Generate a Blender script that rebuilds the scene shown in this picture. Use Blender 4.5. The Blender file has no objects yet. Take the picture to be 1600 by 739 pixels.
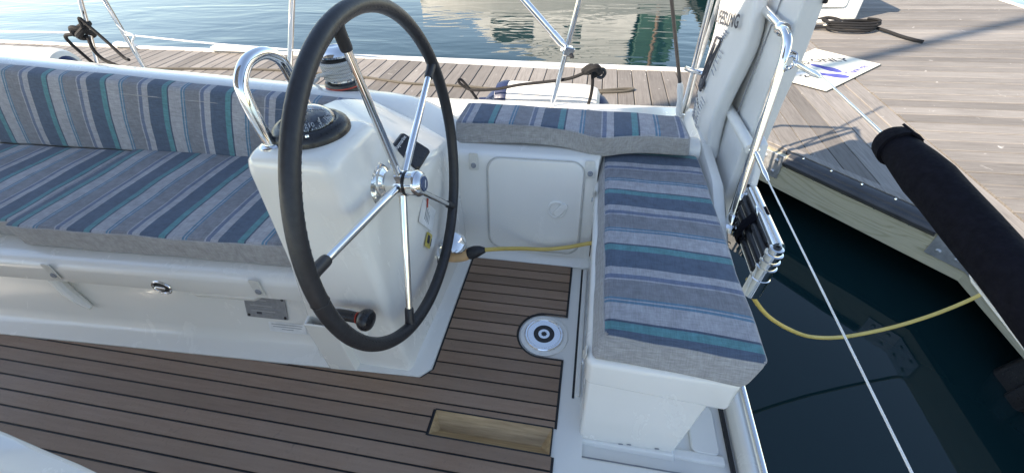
import bpy, bmesh, math, random
from mathutils import Vector, Matrix, noise
random.seed(7)
SC = bpy.context.scene
COL = SC.collection
V = Vector
R_ = math.radians

# ------------------------------------------------------------------ camera
cam_d = bpy.data.cameras.new('camera')
cam = bpy.data.objects.new('camera', cam_d)
COL.objects.link(cam)
SC.camera = cam
cam_d.sensor_fit = 'HORIZONTAL'
cam_d.sensor_width = 36.0
cam_d.lens = 36.0 * 646.82 / 1600.0
cam_d.clip_start = 0.02
cam_d.clip_end = 5000
yaw, pitch, roll = -0.211, 0.712, -0.049
fw = V((math.sin(yaw)*math.cos(pitch), math.cos(yaw)*math.cos(pitch), -math.sin(pitch)))
rt = V((math.cos(yaw), -math.sin(yaw), 0))
up = rt.cross(fw)
r2 = rt*math.cos(roll) + up*math.sin(roll)
u2 = -rt*math.sin(roll) + up*math.cos(roll)
m3 = Matrix((r2, u2, -fw)).transposed()
cam.matrix_world = Matrix.Translation((0, 0, 1.36)) @ m3.to_4x4()

# ------------------------------------------------------------------ sky, sun, exposure
SUN = V((1.19, 0.79, -1.0)).normalized()          # the way the light travels
world = bpy.data.worlds.new('World')
SC.world = world
world.use_nodes = True
wn = world.node_tree
wn.nodes.clear()
sky = wn.nodes.new('ShaderNodeTexSky')
sky.sky_type = 'NISHITA'
sky.sun_disc = False
sky.sun_elevation = math.asin(-SUN.z)
sky.sun_rotation = math.atan2(-SUN.x, -SUN.y)
sky.altitude = 0
sky.air_density = 1.0
sky.dust_density = 0.1
sky.ozone_density = 2.4
bg = wn.nodes.new('ShaderNodeBackground')
bg.inputs['Strength'].default_value = 0.12
wo = wn.nodes.new('ShaderNodeOutputWorld')
wn.links.new(sky.outputs[0], bg.inputs[0])
wn.links.new(bg.outputs[0], wo.inputs[0])
sun_d = bpy.data.lights.new('sun', 'SUN')
sun_d.energy = 3.5
sun_d.angle = R_(0.53)
sun_d.color = (1.0, 0.95, 0.87)
sun = bpy.data.objects.new('sun', sun_d)
sun.rotation_euler = SUN.to_track_quat('-Z', 'Y').to_euler()
COL.objects.link(sun)
SC.view_settings.view_transform = 'Standard'
SC.view_settings.look = 'None'
SC.view_settings.exposure = 1.70
SC.view_settings.gamma = 1.0
SC.view_settings.use_white_balance = True            # the phone's daylight-shade balance
SC.view_settings.white_balance_temperature = 7900
SC.view_settings.white_balance_tint = 13
SC.view_settings.use_curve_mapping = False

# ------------------------------------------------------------------ materials
def nmat(name):
    m = bpy.data.materials.new(name)
    m.use_nodes = True
    nt = m.node_tree
    b = nt.nodes['Principled BSDF']
    return m, nt, b

def N(nt, t, **kw):
    n = nt.nodes.new(t)
    for k, v in kw.items():
        setattr(n, k, v)
    return n

def L(nt, a, b):
    nt.links.new(a, b)

def setc(sock, c):
    sock.default_value = (c[0], c[1], c[2], 1.0)

def coords(nt, scale=(1, 1, 1), src='Object', rnd=False):
    tc = N(nt, 'ShaderNodeTexCoord')
    mp = N(nt, 'ShaderNodeMapping')
    mp.inputs['Scale'].default_value = scale
    L(nt, tc.outputs[src], mp.inputs['Vector'])
    if rnd:
        oi = N(nt, 'ShaderNodeObjectInfo')
        mul = N(nt, 'ShaderNodeMath', operation='MULTIPLY')
        mul.inputs[1].default_value = 37.0
        L(nt, oi.outputs['Random'], mul.inputs[0])
        cx = N(nt, 'ShaderNodeCombineXYZ')
        for k in range(3):
            L(nt, mul.outputs[0], cx.inputs[k])
        L(nt, cx.outputs[0], mp.inputs['Location'])
    return mp.outputs[0]

def noise_tex(nt, vec, scale, detail=4, rough=0.55, dist=0.0):
    n = N(nt, 'ShaderNodeTexNoise')
    n.inputs['Scale'].default_value = scale
    n.inputs['Detail'].default_value = detail
    n.inputs['Roughness'].default_value = rough
    n.inputs['Distortion'].default_value = dist
    L(nt, vec, n.inputs['Vector'])
    return n.outputs['Fac']

def ramp(nt, fac, stops, interp='LINEAR'):
    r = N(nt, 'ShaderNodeValToRGB')
    r.color_ramp.interpolation = interp
    e = r.color_ramp.elements
    while len(e) < len(stops):
        e.new(0.5)
    for k, (p, c) in enumerate(stops):
        e[k].position = p
        e[k].color = (c[0], c[1], c[2], 1) if not isinstance(c, (int, float)) else (c, c, c, 1)
    L(nt, fac, r.inputs[0])
    return r.outputs[0]

def mix(nt, fac, a, b, blend='MIX'):
    m = N(nt, 'ShaderNodeMix', data_type='RGBA', blend_type=blend)
    if hasattr(fac, 'is_output'):
        L(nt, fac, m.inputs[0])
    else:
        m.inputs[0].default_value = fac
    for s, x in ((m.inputs[6], a), (m.inputs[7], b)):
        if hasattr(x, 'is_output'):
            L(nt, x, s)
        else:
            setc(s, x)
    return m.outputs[2]

def bump(nt, b, h, strength, dist):
    bn = N(nt, 'ShaderNodeBump')
    bn.inputs['Strength'].default_value = strength
    bn.inputs['Distance'].default_value = dist
    L(nt, h, bn.inputs['Height'])
    L(nt, bn.outputs[0], b.inputs['Normal'])

def simple(name, col, rough=0.4, metal=0.0, var=0.12, nscale=25, bstr=0.0, bdist=0.001, coat=0.0, rvar=0.1):
    m, nt, b = nmat(name)
    v = coords(nt)
    f = noise_tex(nt, v, nscale)
    lo = [c*(1-var) for c in col]
    hi = [min(1, c*(1+var)) for c in col]
    L(nt, ramp(nt, f, [(0.3, lo), (0.7, hi)]), b.inputs['Base Color'])
    L(nt, ramp(nt, noise_tex(nt, v, nscale*2.3), [(0.3, max(0.02, rough-rvar)), (0.7, min(1, rough+rvar))]), b.inputs['Roughness'])
    b.inputs['Metallic'].default_value = metal
    b.inputs['Coat Weight'].default_value = coat
    b.inputs['Coat Roughness'].default_value = 0.08
    if bstr:
        bump(nt, b, noise_tex(nt, v, nscale*6, 6), bstr, bdist)
    return m

M = {}
def mat_gelcoat(name, col, rough, coat):
    m, nt, b = nmat(name)
    v = coords(nt)
    f = noise_tex(nt, v, 2.6, 5, 0.6)
    g = noise_tex(nt, coords(nt, (1, 1, .35)), 9.0, 6, 0.65, 0.5)
    h = noise_tex(nt, coords(nt, (3, 1, 1)), 14.0, 2, 0.4, 1.5)
    c = ramp(nt, f, [(0.3, [q*.965 for q in col]), (0.7, col)])
    c = mix(nt, ramp(nt, g, [(0.60, 0.0), (0.80, 0.22)]), c, (0.56, 0.53, 0.46))
    c = mix(nt, ramp(nt, h, [(0.496, 0.0), (0.5, 0.10), (0.504, 0.0)]), c, (0.45, 0.43, 0.39))
    L(nt, c, b.inputs['Base Color'])
    L(nt, ramp(nt, g, [(0.35, rough-.04), (0.75, rough+.14)]), b.inputs['Roughness'])
    b.inputs['Coat Weight'].default_value = coat
    b.inputs['Coat Roughness'].default_value = 0.06
    bump(nt, b, noise_tex(nt, v, 18, 3), 0.02, 0.0006)
    return m
M['gelcoat'] = mat_gelcoat('gelcoat', (0.80, 0.775, 0.72), 0.20, 0.3)
M['gelcoat_matt'] = mat_gelcoat('nonskid_gelcoat', (0.76, 0.74, 0.69), 0.42, 0.0)
M['chrome'] = simple('stainless', (0.80, 0.80, 0.79), 0.085, 1.0, var=0.03, nscale=9, rvar=0.05)
M['steel_dull'] = simple('galvanised_steel', (0.52, 0.54, 0.56), 0.42, 0.75, var=0.16, nscale=30, rvar=0.12)
M['leather'] = simple('black_leather', (0.018, 0.018, 0.021), 0.46, var=0.25, nscale=60, bstr=0.25, bdist=0.0008, rvar=0.06)
M['black_plastic'] = simple('black_plastic', (0.016, 0.016, 0.018), 0.33, var=0.2, nscale=40)
M['rubber'] = simple('black_rubber', (0.022, 0.022, 0.024), 0.55, var=0.3, nscale=30, bstr=0.1)
M['caulk'] = simple('black_caulk', (0.013, 0.013, 0.014), 0.6, var=0.2)
M['neoprene'] = simple('black_sleeve_cloth', (0.0055, 0.0055, 0.009), 0.9, var=0.3, nscale=70, bstr=0.2, bdist=0.001)
M['neoprene'].node_tree.nodes['Principled BSDF'].inputs['Specular IOR Level'].default_value = 0.12
M['red'] = simple('red_ring', (0.45, 0.05, 0.03), 0.4)
M['navy'] = simple('navy_vinyl', (0.018, 0.028, 0.075), 0.45)
M['white_vinyl'] = simple('white_vinyl_cloth', (0.66, 0.66, 0.64), 0.5, var=0.05, nscale=6, bstr=0.18, bdist=0.006)
M['white_paint'] = simple('white_paint', (0.74, 0.73, 0.69), 0.4, var=0.06, nscale=5)
M['fender'] = simple('fender_vinyl', (0.68, 0.665, 0.61), 0.42, var=0.10, nscale=7, bstr=0.05)
M['ink'] = simple('printed_ink', (0.05, 0.05, 0.06), 0.6)
M['ink_blue'] = simple('blue_print', (0.07, 0.08, 0.33), 0.8, var=0.2)
M['ink_white'] = simple('white_print', (0.78, 0.78, 0.78), 0.5)
M['ink_grey'] = simple('grey_print', (0.25, 0.26, 0.28), 0.6)
M['sticker'] = simple('white_sticker', (0.74, 0.74, 0.73), 0.35)
M['sticker_yellow'] = simple('yellow_sticker', (0.55, 0.44, 0.10), 0.35)
M['yellow_cable'] = simple('yellow_cable', (0.66, 0.47, 0.13), 0.42, var=0.10, nscale=14)
M['tan_rubber'] = simple('tan_plug', (0.66, 0.40, 0.20), 0.5, var=0.08)
M['black_rope'] = simple('black_rope', (0.007, 0.007, 0.008), 0.85, var=0.4, nscale=160, bstr=0.5, bdist=0.002)
M['strap'] = simple('beige_strap', (0.62, 0.60, 0.55), 0.7, var=0.06, nscale=70)
M['white_wire'] = simple('white_coated_wire', (0.74, 0.74, 0.72), 0.35)
M['black_stay'] = simple('black_stay', (0.02, 0.02, 0.022), 0.45)
M['plate'] = simple('engraved_plate', (0.27, 0.27, 0.275), 0.45, 0.15, var=0.15, nscale=60)
M['canvas'] = simple('grey_canvas', (0.30, 0.31, 0.33), 0.85, var=0.05)
M['mat'] = simple('cream_mat', (0.74, 0.72, 0.60), 0.8, var=0.05, nscale=9, bstr=0.2, bdist=0.003)
M['boat_green'] = simple('green_canvas', (0.035, 0.10, 0.075), 0.6, var=0.2, nscale=2)
M['boat_window'] = simple('dark_window', (0.03, 0.05, 0.05), 0.1)
M['mast'] = simple('brown_mast', (0.25, 0.15, 0.10), 0.5)

def glass(name, col, rough=0.02):
    m, nt, b = nmat(name)
    setc(b.inputs['Base Color'], col)
    b.inputs['Roughness'].default_value = rough
    b.inputs['Transmission Weight'].default_value = 1.0
    b.inputs['IOR'].default_value = 1.08
    b.inputs['Coat Weight'].default_value = 1.0
    b.inputs['Coat Roughness'].default_value = 0.02
    return m
M['dome'] = glass('smoked_dome', (0.75, 0.77, 0.8))

def mat_rope(name, c1, c2, freq):
    m, nt, b = nmat(name)
    v = coords(nt)
    w = N(nt, 'ShaderNodeTexWave')
    w.bands_direction = 'DIAGONAL'
    w.inputs['Scale'].default_value = freq
    w.inputs['Distortion'].default_value = 1.5
    L(nt, v, w.inputs['Vector'])
    L(nt, mix(nt, w.outputs['Fac'], c1, c2), b.inputs['Base Color'])
    b.inputs['Roughness'].default_value = 0.85
    bump(nt, b, w.outputs['Fac'], 0.7, 0.003)
    return m
M['dock_rope'] = mat_rope('weathered_rope', (0.075, 0.068, 0.055), (0.145, 0.13, 0.108), 60)
M['winch_rope'] = mat_rope('grey_rope', (0.30, 0.31, 0.32), (0.58, 0.58, 0.57), 70)

def mat_teak():
    m, nt, b = nmat('synthetic_teak')
    v = coords(nt, (1.2, 14, 14), rnd=True)
    f = noise_tex(nt, v, 5.0, 8, 0.65)
    v2 = coords(nt, (1, 1, 1), rnd=True)
    f2 = noise_tex(nt, v2, 4.0, 4)
    f3 = noise_tex(nt, v2, 110.0, 3)
    c = ramp(nt, f, [(0.25, (0.19, 0.115, 0.074)), (0.55, (0.228, 0.145, 0.097)), (0.8, (0.268, 0.176, 0.120))])
    c = mix(nt, ramp(nt, f2, [(0.35, 0.0), (0.75, 0.5)]), c, (0.235, 0.168, 0.124))
    c = mix(nt, ramp(nt, f3, [(0.58, 0.0), (0.75, 0.35)]), c, (0.12, 0.085, 0.065))
    sc = noise_tex(nt, coords(nt, (9, 2.2, 1)), 6.0, 2, 0.4, 2.0)
    c = mix(nt, ramp(nt, sc, [(0.495, 0.0), (0.5, 0.16), (0.505, 0.0)]), c, (0.36, 0.30, 0.26))
    oi = N(nt, 'ShaderNodeObjectInfo')
    c = mix(nt, 1.0, c, ramp(nt, oi.outputs['Random'], [(0.0, (0.98, 0.95, 0.92)), (0.5, (1.15, 1.12, 1.09)), (1.0, (1.34, 1.31, 1.29))]), 'MULTIPLY')
    big = noise_tex(nt, coords(nt), 1.7, 5, 0.6)
    c = mix(nt, ramp(nt, big, [(0.48, 0.0), (0.72, 0.45)]), c, (0.30, 0.225, 0.175))
    c = mix(nt, ramp(nt, noise_tex(nt, coords(nt), 23.0, 3, 0.5, 0.8), [(0.68, 0.0), (0.76, 0.4)]), c, (0.13, 0.095, 0.075))
    L(nt, c, b.inputs['Base Color'])
    L(nt, ramp(nt, f2, [(0.3, 0.5), (0.7, 0.68)]), b.inputs['Roughness'])
    bump(nt, b, f, 0.15, 0.001)
    return m
M['teak'] = mat_teak()

def mat_varnish():
    m, nt, b = nmat('varnished_teak')
    f = noise_tex(nt, coords(nt, (2.0, 22, 22)), 4.0, 8, 0.6)
    c = ramp(nt, f, [(0.25, (0.27, 0.165, 0.075)), (0.6, (0.45, 0.295, 0.15)), (0.8, (0.56, 0.395, 0.21))])
    L(nt, c, b.inputs['Base Color'])
    b.inputs['Roughness'].default_value = 0.42
    bump(nt, b, f, 0.2, 0.001)
    return m
M['varnish'] = mat_varnish()

def mat_dock(name, along):
    m, nt, b = nmat(name)
    s = (26, 1.3, 12) if along == 'Y' else (1.3, 26, 12)
    v = coords(nt, s, rnd=True)
    f = noise_tex(nt, v, 3.0, 9, 0.68, 0.6)
    v2 = coords(nt, (1, 1, 1), rnd=True)
    f2 = noise_tex(nt, v2, 2.2, 5, 0.6)
    oi = N(nt, 'ShaderNodeObjectInfo')
    c = ramp(nt, f, [(0.25, (0.100, 0.091, 0.083)), (0.5, (0.200, 0.188, 0.175)), (0.75, (0.290, 0.275, 0.260))])
    c = mix(nt, ramp(nt, f2, [(0.35, 0.0), (0.7, 0.55)]), c, (0.265, 0.25, 0.235))
    c = mix(nt, 1.0, c, ramp(nt, oi.outputs['Random'], [(0.0, (0.66, 0.64, 0.62)), (0.5, (0.92, 0.90, 0.88)), (1.0, (1.14, 1.12, 1.10))]), 'MULTIPLY')
    sp = noise_tex(nt, v2, 16.0, 3, 0.5, 1.0)
    c = mix(nt, ramp(nt, sp, [(0.70, 0.0), (0.78, 0.8)]), c, (0.55, 0.53, 0.50))
    L(nt, c, b.inputs['Base Color'])
    b.inputs['Roughness'].default_value = 0.8
    bump(nt, b, f, 0.35, 0.002)
    return m
M['dock_y'] = mat_dock('weathered_decking_y', 'Y')
M['dock_x'] = mat_dock('weathered_decking_x', 'X')

def mat_pine():
    m, nt, b = nmat('treated_pine')
    v = coords(nt, (0.55, 0.55, 4.2))
    n1 = noise_tex(nt, v, 1.6, 1.5, 0.45, 0.3)
    mu = N(nt, 'ShaderNodeMath', operation='MULTIPLY'); mu.inputs[1].default_value = 120.0
    L(nt, n1, mu.inputs[0])
    si = N(nt, 'ShaderNodeMath', operation='SINE'); L(nt, mu.outputs[0], si.inputs[0])
    f = noise_tex(nt, coords(nt), 5, 5)
    fine = noise_tex(nt, coords(nt, (3, 3, 60)), 5, 4)
    c = ramp(nt, si.outputs[0], [(0.0, (0.49, 0.45, 0.32)), (0.7, (0.465, 0.425, 0.295)), (1.0, (0.375, 0.34, 0.225))])
    c = mix(nt, ramp(nt, f, [(0.4, 0.0), (0.75, 0.4)]), c, (0.42, 0.41, 0.33))
    c = mix(nt, 1.0, c, ramp(nt, fine, [(0.3, 0.88), (0.7, 1.1)]), 'MULTIPLY')
    L(nt, c, b.inputs['Base Color'])
    b.inputs['Roughness'].default_value = 0.7
    bump(nt, b, fine, 0.15, 0.002)
    return m
M['pine'] = mat_pine()

NAVY = (0.066, 0.095, 0.140)
TEAL = (0.070, 0.210, 0.230)
LIGHT = (0.325, 0.320, 0.335)
MID = (0.190, 0.192, 0.208)
SLATE = (0.120, 0.147, 0.215)
DEEP = (0.056, 0.076, 0.118)
BLUE = (0.080, 0.175, 0.250)

def weave(nt, b, col):
    v = coords(nt)
    hs = []
    for d in ('X', 'Y', 'Z'):
        w = N(nt, 'ShaderNodeTexWave')
        w.bands_direction = d
        w.inputs['Scale'].default_value = 110
        w.inputs['Distortion'].default_value = 0.6
        L(nt, v, w.inputs['Vector'])
        hs.append(w.outputs['Fac'])
    a = N(nt, 'ShaderNodeMath', operation='ADD')
    L(nt, hs[0], a.inputs[0]); L(nt, hs[1], a.inputs[1])
    a2 = N(nt, 'ShaderNodeMath', operation='ADD')
    L(nt, a.outputs[0], a2.inputs[0]); L(nt, hs[2], a2.inputs[1])
    c = col
    for sc_ in ((420, 34, 34), (34, 420, 34), (34, 34, 420)):
        f = noise_tex(nt, coords(nt, sc_), 1.0, 3, 0.6)
        c = mix(nt, 1.0, c, ramp(nt, f, [(0.3, 0.86), (0.7, 1.14)]), 'MULTIPLY')
    c = mix(nt, 1.0, c, ramp(nt, noise_tex(nt, v, 3.0, 3), [(0.3, 0.92), (0.7, 1.08)]), 'MULTIPLY')
    L(nt, c, b.inputs['Base Color'])
    b.inputs['Roughness'].default_value = 0.9
    b.inputs['Sheen Weight'].default_value = 0.12
    bump(nt, b, a2.outputs[0], 0.22, 0.0012)

def mat_stripes(name, axis, period, phase, flip=False, shear=0.0, shax=2):
    """woven cloth in the bench's stripe order; phase = where the teal band starts on the axis"""
    m, nt, b = nmat(name)
    tc = N(nt, 'ShaderNodeTexCoord')
    sp = N(nt, 'ShaderNodeSeparateXYZ')
    L(nt, tc.outputs['Object'], sp.inputs[0])
    s = N(nt, 'ShaderNodeMath', operation='SUBTRACT')
    sh = N(nt, 'ShaderNodeMath', operation='MULTIPLY_ADD')
    L(nt, sp.outputs[shax], sh.inputs[0]); sh.inputs[1].default_value = -shear; L(nt, sp.outputs[axis], sh.inputs[2])
    L(nt, sh.outputs[0], s.inputs[0]); s.inputs[1].default_value = phase
    d = N(nt, 'ShaderNodeMath', operation='DIVIDE')
    L(nt, s.outputs[0], d.inputs[0]); d.inputs[1].default_value = -period if flip else period
    fr = N(nt, 'ShaderNodeMath', operation='FRACT')
    L(nt, d.outputs[0], fr.inputs[0])
    seq = [(15, TEAL), (4, DEEP), (36, LIGHT), (5, BLUE), (3, LIGHT), (4, BLUE), (41, MID), (4, LIGHT),
           (10, SLATE), (18, LIGHT), (44, NAVY)]
    tot = sum(q[0] for q in seq)
    st, acc = [], 0
    for w_, c_ in seq:
        st.append((acc/tot, c_)); acc += w_
    c = ramp(nt, fr.outputs[0], st, 'CONSTANT')
    weave(nt, b, c)
    return m

def mat_plain():
    m, nt, b = nmat('linen_grey_cloth')
    rgb = N(nt, 'ShaderNodeRGB')
    rgb.outputs[0].default_value = (0.325, 0.315, 0.305, 1)
    weave(nt, b, rgb.outputs[0])
    return m
M['linen'] = mat_plain()

def mat_water():
    m, nt, b = nmat('harbour_water')
    setc(b.inputs['Base Color'], (0.004, 0.021, 0.024))
    b.inputs['Roughness'].default_value = 0.015
    b.inputs['IOR'].default_value = 1.42
    v = coords(nt, (0.55, 1.5, 1))
    f1 = noise_tex(nt, v, 0.9, 3, 0.5, 0.6)
    f2 = noise_tex(nt, v, 3.2, 2, 0.5, 0.4)
    a = N(nt, 'ShaderNodeMath', operation='MULTIPLY_ADD')
    L(nt, f2, a.inputs[0]); a.inputs[1].default_value = 0.16; L(nt, f1, a.inputs[2])
    # the basin between boat and pier lies sheltered: ripples fade in with open water
    tc = N(nt, 'ShaderNodeTexCoord')
    sp = N(nt, 'ShaderNodeSeparateXYZ')
    L(nt, tc.outputs['Object'], sp.inputs[0])
    mr = N(nt, 'ShaderNodeMapRange')
    mr.inputs[1].default_value = 2.6; mr.inputs[2].default_value = 5.0
    mr.inputs[3].default_value = 0.002; mr.inputs[4].default_value = 0.022
    L(nt, sp.outputs[1], mr.inputs[0])
    bn = N(nt, 'ShaderNodeBump')
    bn.inputs['Strength'].default_value = 1.0
    L(nt, mr.outputs[0], bn.inputs['Distance'])
    L(nt, a.outputs[0], bn.inputs['Height'])
    L(nt, bn.outputs[0], b.inputs['Normal'])
    return m
M['water'] = mat_water()

# ------------------------------------------------------------------ builders
WLOC = {}

def tag(o, label=None, cat=None, group=None, kind=None):
    if label: o['label'] = label
    if cat: o['category'] = cat
    if group: o['group'] = group
    if kind: o['kind'] = kind
    return o

def thing(name, loc, label, cat, group=None):
    o = bpy.data.objects.new(name, None)
    o.empty_display_size = 0.05
    o.location = loc
    COL.objects.link(o)
    WLOC[o.name] = V(loc)
    return tag(o, label, cat, group)

def link(name, geo, mat, parent=None, smooth=True, bevel=0.0, seg=2, angle=35):
    """one mesh object from world-space (verts, faces); the origin sits at its thing's base"""
    verts, faces = geo
    off = WLOC[parent.name] if parent is not None else V((0, 0, 0))
    me = bpy.data.meshes.new(name)
    me.from_pydata([tuple(V(p) - off) for p in verts], [], faces)
    bm = bmesh.new(); bm.from_mesh(me)
    bmesh.ops.remove_doubles(bm, verts=bm.verts, dist=1e-6)
    bmesh.ops.recalc_face_normals(bm, faces=bm.faces)
    bm.to_mesh(me); bm.free()
    me.materials.append(M[mat] if isinstance(mat, str) else mat)
    if smooth:
        me.polygons.foreach_set('use_smooth', [True]*len(me.polygons))
        if not bevel:
            try:
                me.set_sharp_from_angle(angle=R_(angle))
            except Exception:
                pass
    o = bpy.data.objects.new(name, me)
    COL.objects.link(o)
    if parent is not None:
        o.parent = parent
        WLOC[o.name] = off
    else:
        WLOC[o.name] = V((0, 0, 0))
    if bevel:
        md = o.modifiers.new('bevel', 'BEVEL')
        md.width = bevel; md.segments = seg; md.limit_method = 'ANGLE'; md.angle_limit = R_(28)
        md.harden_normals = True
    return o

def join(*gs):
    v, f = [], []
    for g in gs:
        n = len(v)
        v += list(g[0]); f += [tuple(i+n for i in q) for q in g[1]]
    return v, f

def box(x0, x1, y0, y1, z0, z1):
    v = [V((x, y, z)) for z in (z0, z1) for y in (y0, y1) for x in (x0, x1)]
    return v, [(0, 2, 3, 1), (4, 5, 7, 6), (0, 1, 5, 4), (2, 6, 7, 3), (0, 4, 6, 2), (1, 3, 7, 5)]

def hexa(p):
    """8 corners: bottom (x0y0,x1y0,x0y1,x1y1), then top"""
    return [V(q) for q in p], [(0, 2, 3, 1), (4, 5, 7, 6), (0, 1, 5, 4), (2, 6, 7, 3), (0, 4, 6, 2), (1, 3, 7, 5)]

def prism(poly, axis, a, b):
    """polygon of 2-D points pushed along an axis"""
    n = len(poly)
    def mk(p, t):
        return {'x': V((t, p[0], p[1])), 'y': V((p[0], t, p[1])), 'z': V((p[0], p[1], t))}[axis]
    v = [mk(p, a) for p in poly] + [mk(p, b) for p in poly]
    f = [tuple(range(n))[::-1], tuple(range(n, 2*n))]
    f += [(i, (i+1) % n, n+(i+1) % n, n+i) for i in range(n)]
    return v, f

def smooth_path(pts, k=6, closed=False):
    pts = [V(p) for p in pts]
    n = len(pts)
    out = []
    rng = range(n) if closed else range(n-1)
    for i in rng:
        p1, p2 = pts[i], pts[(i+1) % n]
        p0 = pts[(i-1) % n] if (closed or i > 0) else p1*2-p2
        p3 = pts[(i+2) % n] if (closed or i+2 < n) else p2*2-p1
        for j in range(k):
            t = j/k
            out.append(0.5*((2*p1)+(p2-p0)*t+(2*p0-5*p1+4*p2-p3)*t*t+(3*p1-p0-3*p2+p3)*t**3))
    if not closed:
        out.append(pts[-1])
    return out

def tube(pts, r, n=10, closed=False, cap=True):
    pts = [V(p) for p in pts]
    m = len(pts)
    rad = r if isinstance(r, (list, tuple)) else [r]*m
    tg = []
    for i in range(m):
        a = pts[(i-1) % m] if (closed or i > 0) else pts[i]
        b = pts[(i+1) % m] if (closed or i < m-1) else pts[i]
        tg.append((b-a).normalized())
    ref = V((0, 0, 1)) if abs(tg[0].z) < 0.9 else V((1, 0, 0))
    nx = tg[0].cross(ref).normalized()
    v, f = [], []
    for i in range(m):
        if i:
            q = tg[i-1].rotation_difference(tg[i])
            nx = (q @ nx)
            nx = (nx - tg[i]*nx.dot(tg[i])).normalized()
        ny = tg[i].cross(nx)
        for k in range(n):
            a = 2*math.pi*k/n
            v.append(pts[i] + (nx*math.cos(a)+ny*math.sin(a))*rad[i])
    for i in range(m if closed else m-1):
        j = (i+1) % m
        if closed and j == 0:
            # best twist match
            best = min(range(n), key=lambda s: (v[i*n]-v[s]).length)
        else:
            best = 0
        for k in range(n):
            f.append((i*n+k, i*n+(k+1) % n, j*n+(k+1+best) % n, j*n+(k+best) % n))
    if cap and not closed:
        f.append(tuple(range(n))[::-1]); f.append(tuple((m-1)*n+k for k in range(n)))
    return v, f

def rod(a, b, r, n=12, rb=None):
    return tube([a, b], [r, r if rb is None else rb], n)

def lathe(prof, o, d=(0, 0, 1), n=32):
    o = V(o); d = V(d).normalized()
    ref = V((1, 0, 0)) if abs(d.x) < 0.9 else V((0, 1, 0))
    a = (ref - d*ref.dot(d)).normalized(); b = d.cross(a)
    v, f = [], []
    for r, h in prof:
        for k in range(n):
            t = 2*math.pi*k/n
            v.append(o + d*h + (a*math.cos(t)+b*math.sin(t))*max(r, 1e-5))
    for i in range(len(prof)-1):
        for k in range(n):
            f.append((i*n+k, i*n+(k+1) % n, (i+1)*n+(k+1) % n, (i+1)*n+k))
    if prof[0][0] > 1e-4: f.append(tuple(range(n))[::-1])
    if prof[-1][0] > 1e-4: f.append(tuple((len(prof)-1)*n+k for k in range(n)))
    return v, f

def frame(n, u):
    n = V(n).normalized(); u = V(u); u = (u-n*u.dot(n)).normalized()
    return u, n.cross(u), n

def plate(c, u, n, w, h, t, r=0.01, k=5, edge=0.0):
    """rounded rectangle slab: w along u, h across, t thick along n (from -t/2 to t/2)"""
    c = V(c); u, vv, n = frame(n, u)
    r = min(r, w/2-1e-4, h/2-1e-4)
    pts = []
    for cx, cy, a0 in ((w/2-r, h/2-r, 0), (-w/2+r, h/2-r, 90), (-w/2+r, -h/2+r, 180), (w/2-r, -h/2+r, 270)):
        for i in range(k+1):
            a = R_(a0+90*i/k)
            pts.append((cx+r*math.cos(a), cy+r*math.sin(a), math.cos(a), math.sin(a)))
    rings = [(-t/2, 0), (t/2-edge, 0), (t/2, edge)] if edge else [(-t/2, 0), (t/2, 0)]
    v, f = [], []
    m = len(pts)
    for z, ins in rings:
        for x, y, ex, ey in pts:
            v.append(c+u*(x-ex*ins)+vv*(y-ey*ins)+n*z)
    for i in range(len(rings)-1):
        for k2 in range(m):
            f.append((i*m+k2, i*m+(k2+1) % m, (i+1)*m+(k2+1) % m, (i+1)*m+k2))
    f.append(tuple(range(m))[::-1]); f.append(tuple((len(rings)-1)*m+q for q in range(m)))
    return v, f

def rbox(Lx, Ly, Lz, r, st=3, nx=4, ny=4, nz=1):
    """rounded box round the origin, with inner subdivisions"""
    def line(Ln, n):
        th = [math.tan(math.pi/4*(1-i/st)) for i in range(st)]
        a = [-Ln/2 + r*(1-t) for t in th]
        inner = [(-Ln/2+r)+(Ln-2*r)*i/n for i in range(n+1)]
        return a + inner + [-q for q in reversed(a)]
    X, Y, Z = line(Lx, nx), line(Ly, ny), line(Lz, nz)
    v, f, idx = [], [], {}
    def vid(p):
        key = tuple(round(c, 6) for c in p)
        if key not in idx:
            q = V((max(-Lx/2+r, min(Lx/2-r, p[0])), max(-Ly/2+r, min(Ly/2-r, p[1])), max(-Lz/2+r, min(Lz/2-r, p[2]))))
            d = V(p)-q
            if d.length > 1e-9: d = d.normalized()*r
            idx[key] = len(v); v.append(q+d)
        return idx[key]
    def grid(A, B, mk):
        for i in range(len(A)-1):
            for j in range(len(B)-1):
                f.append((vid(mk(A[i], B[j])), vid(mk(A[i+1], B[j])), vid(mk(A[i+1], B[j+1])), vid(mk(A[i], B[j+1]))))
    for s in (-1, 1):
        grid(X, Y, lambda a, b: (a, b, s*Lz/2))
        grid(X, Z, lambda a, b: (a, s*Ly/2, b))
        grid(Y, Z, lambda a, b: (s*Lx/2, a, b))
    return v, f

def trilin(geo, Ls, corners, fn=None):
    """map a box-shaped mesh round the origin onto eight world corners"""
    C = [V(c) for c in corners]
    out = []
    for p in geo[0]:
        u, w, t = (p[0]/Ls[0]+.5, p[1]/Ls[1]+.5, p[2]/Ls[2]+.5)
        q = V((0, 0, 0))
        for k in range(8):
            q += C[k]*((u if k & 1 else 1-u)*(w if k & 2 else 1-w)*(t if k & 4 else 1-t))
        if fn: q = fn(q, u, w, t)
        out.append(q)
    return out, geo[1]

def split_top(g0, g, zc):
    """split a mapped cushion into its top panel and its side band along the seam"""
    upf, rest = [], []
    for q in g0[1]:
        (upf if sum(g0[0][i].z for i in q)/len(q) > zc else rest).append(q)
    def pick(fs):
        m, vv, ff = {}, [], []
        for q in fs:
            for i in q:
                if i not in m: m[i] = len(vv); vv.append(g[0][i])
            ff.append(tuple(m[i] for i in q))
        return vv, ff
    return pick(upf), pick(rest)

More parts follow.
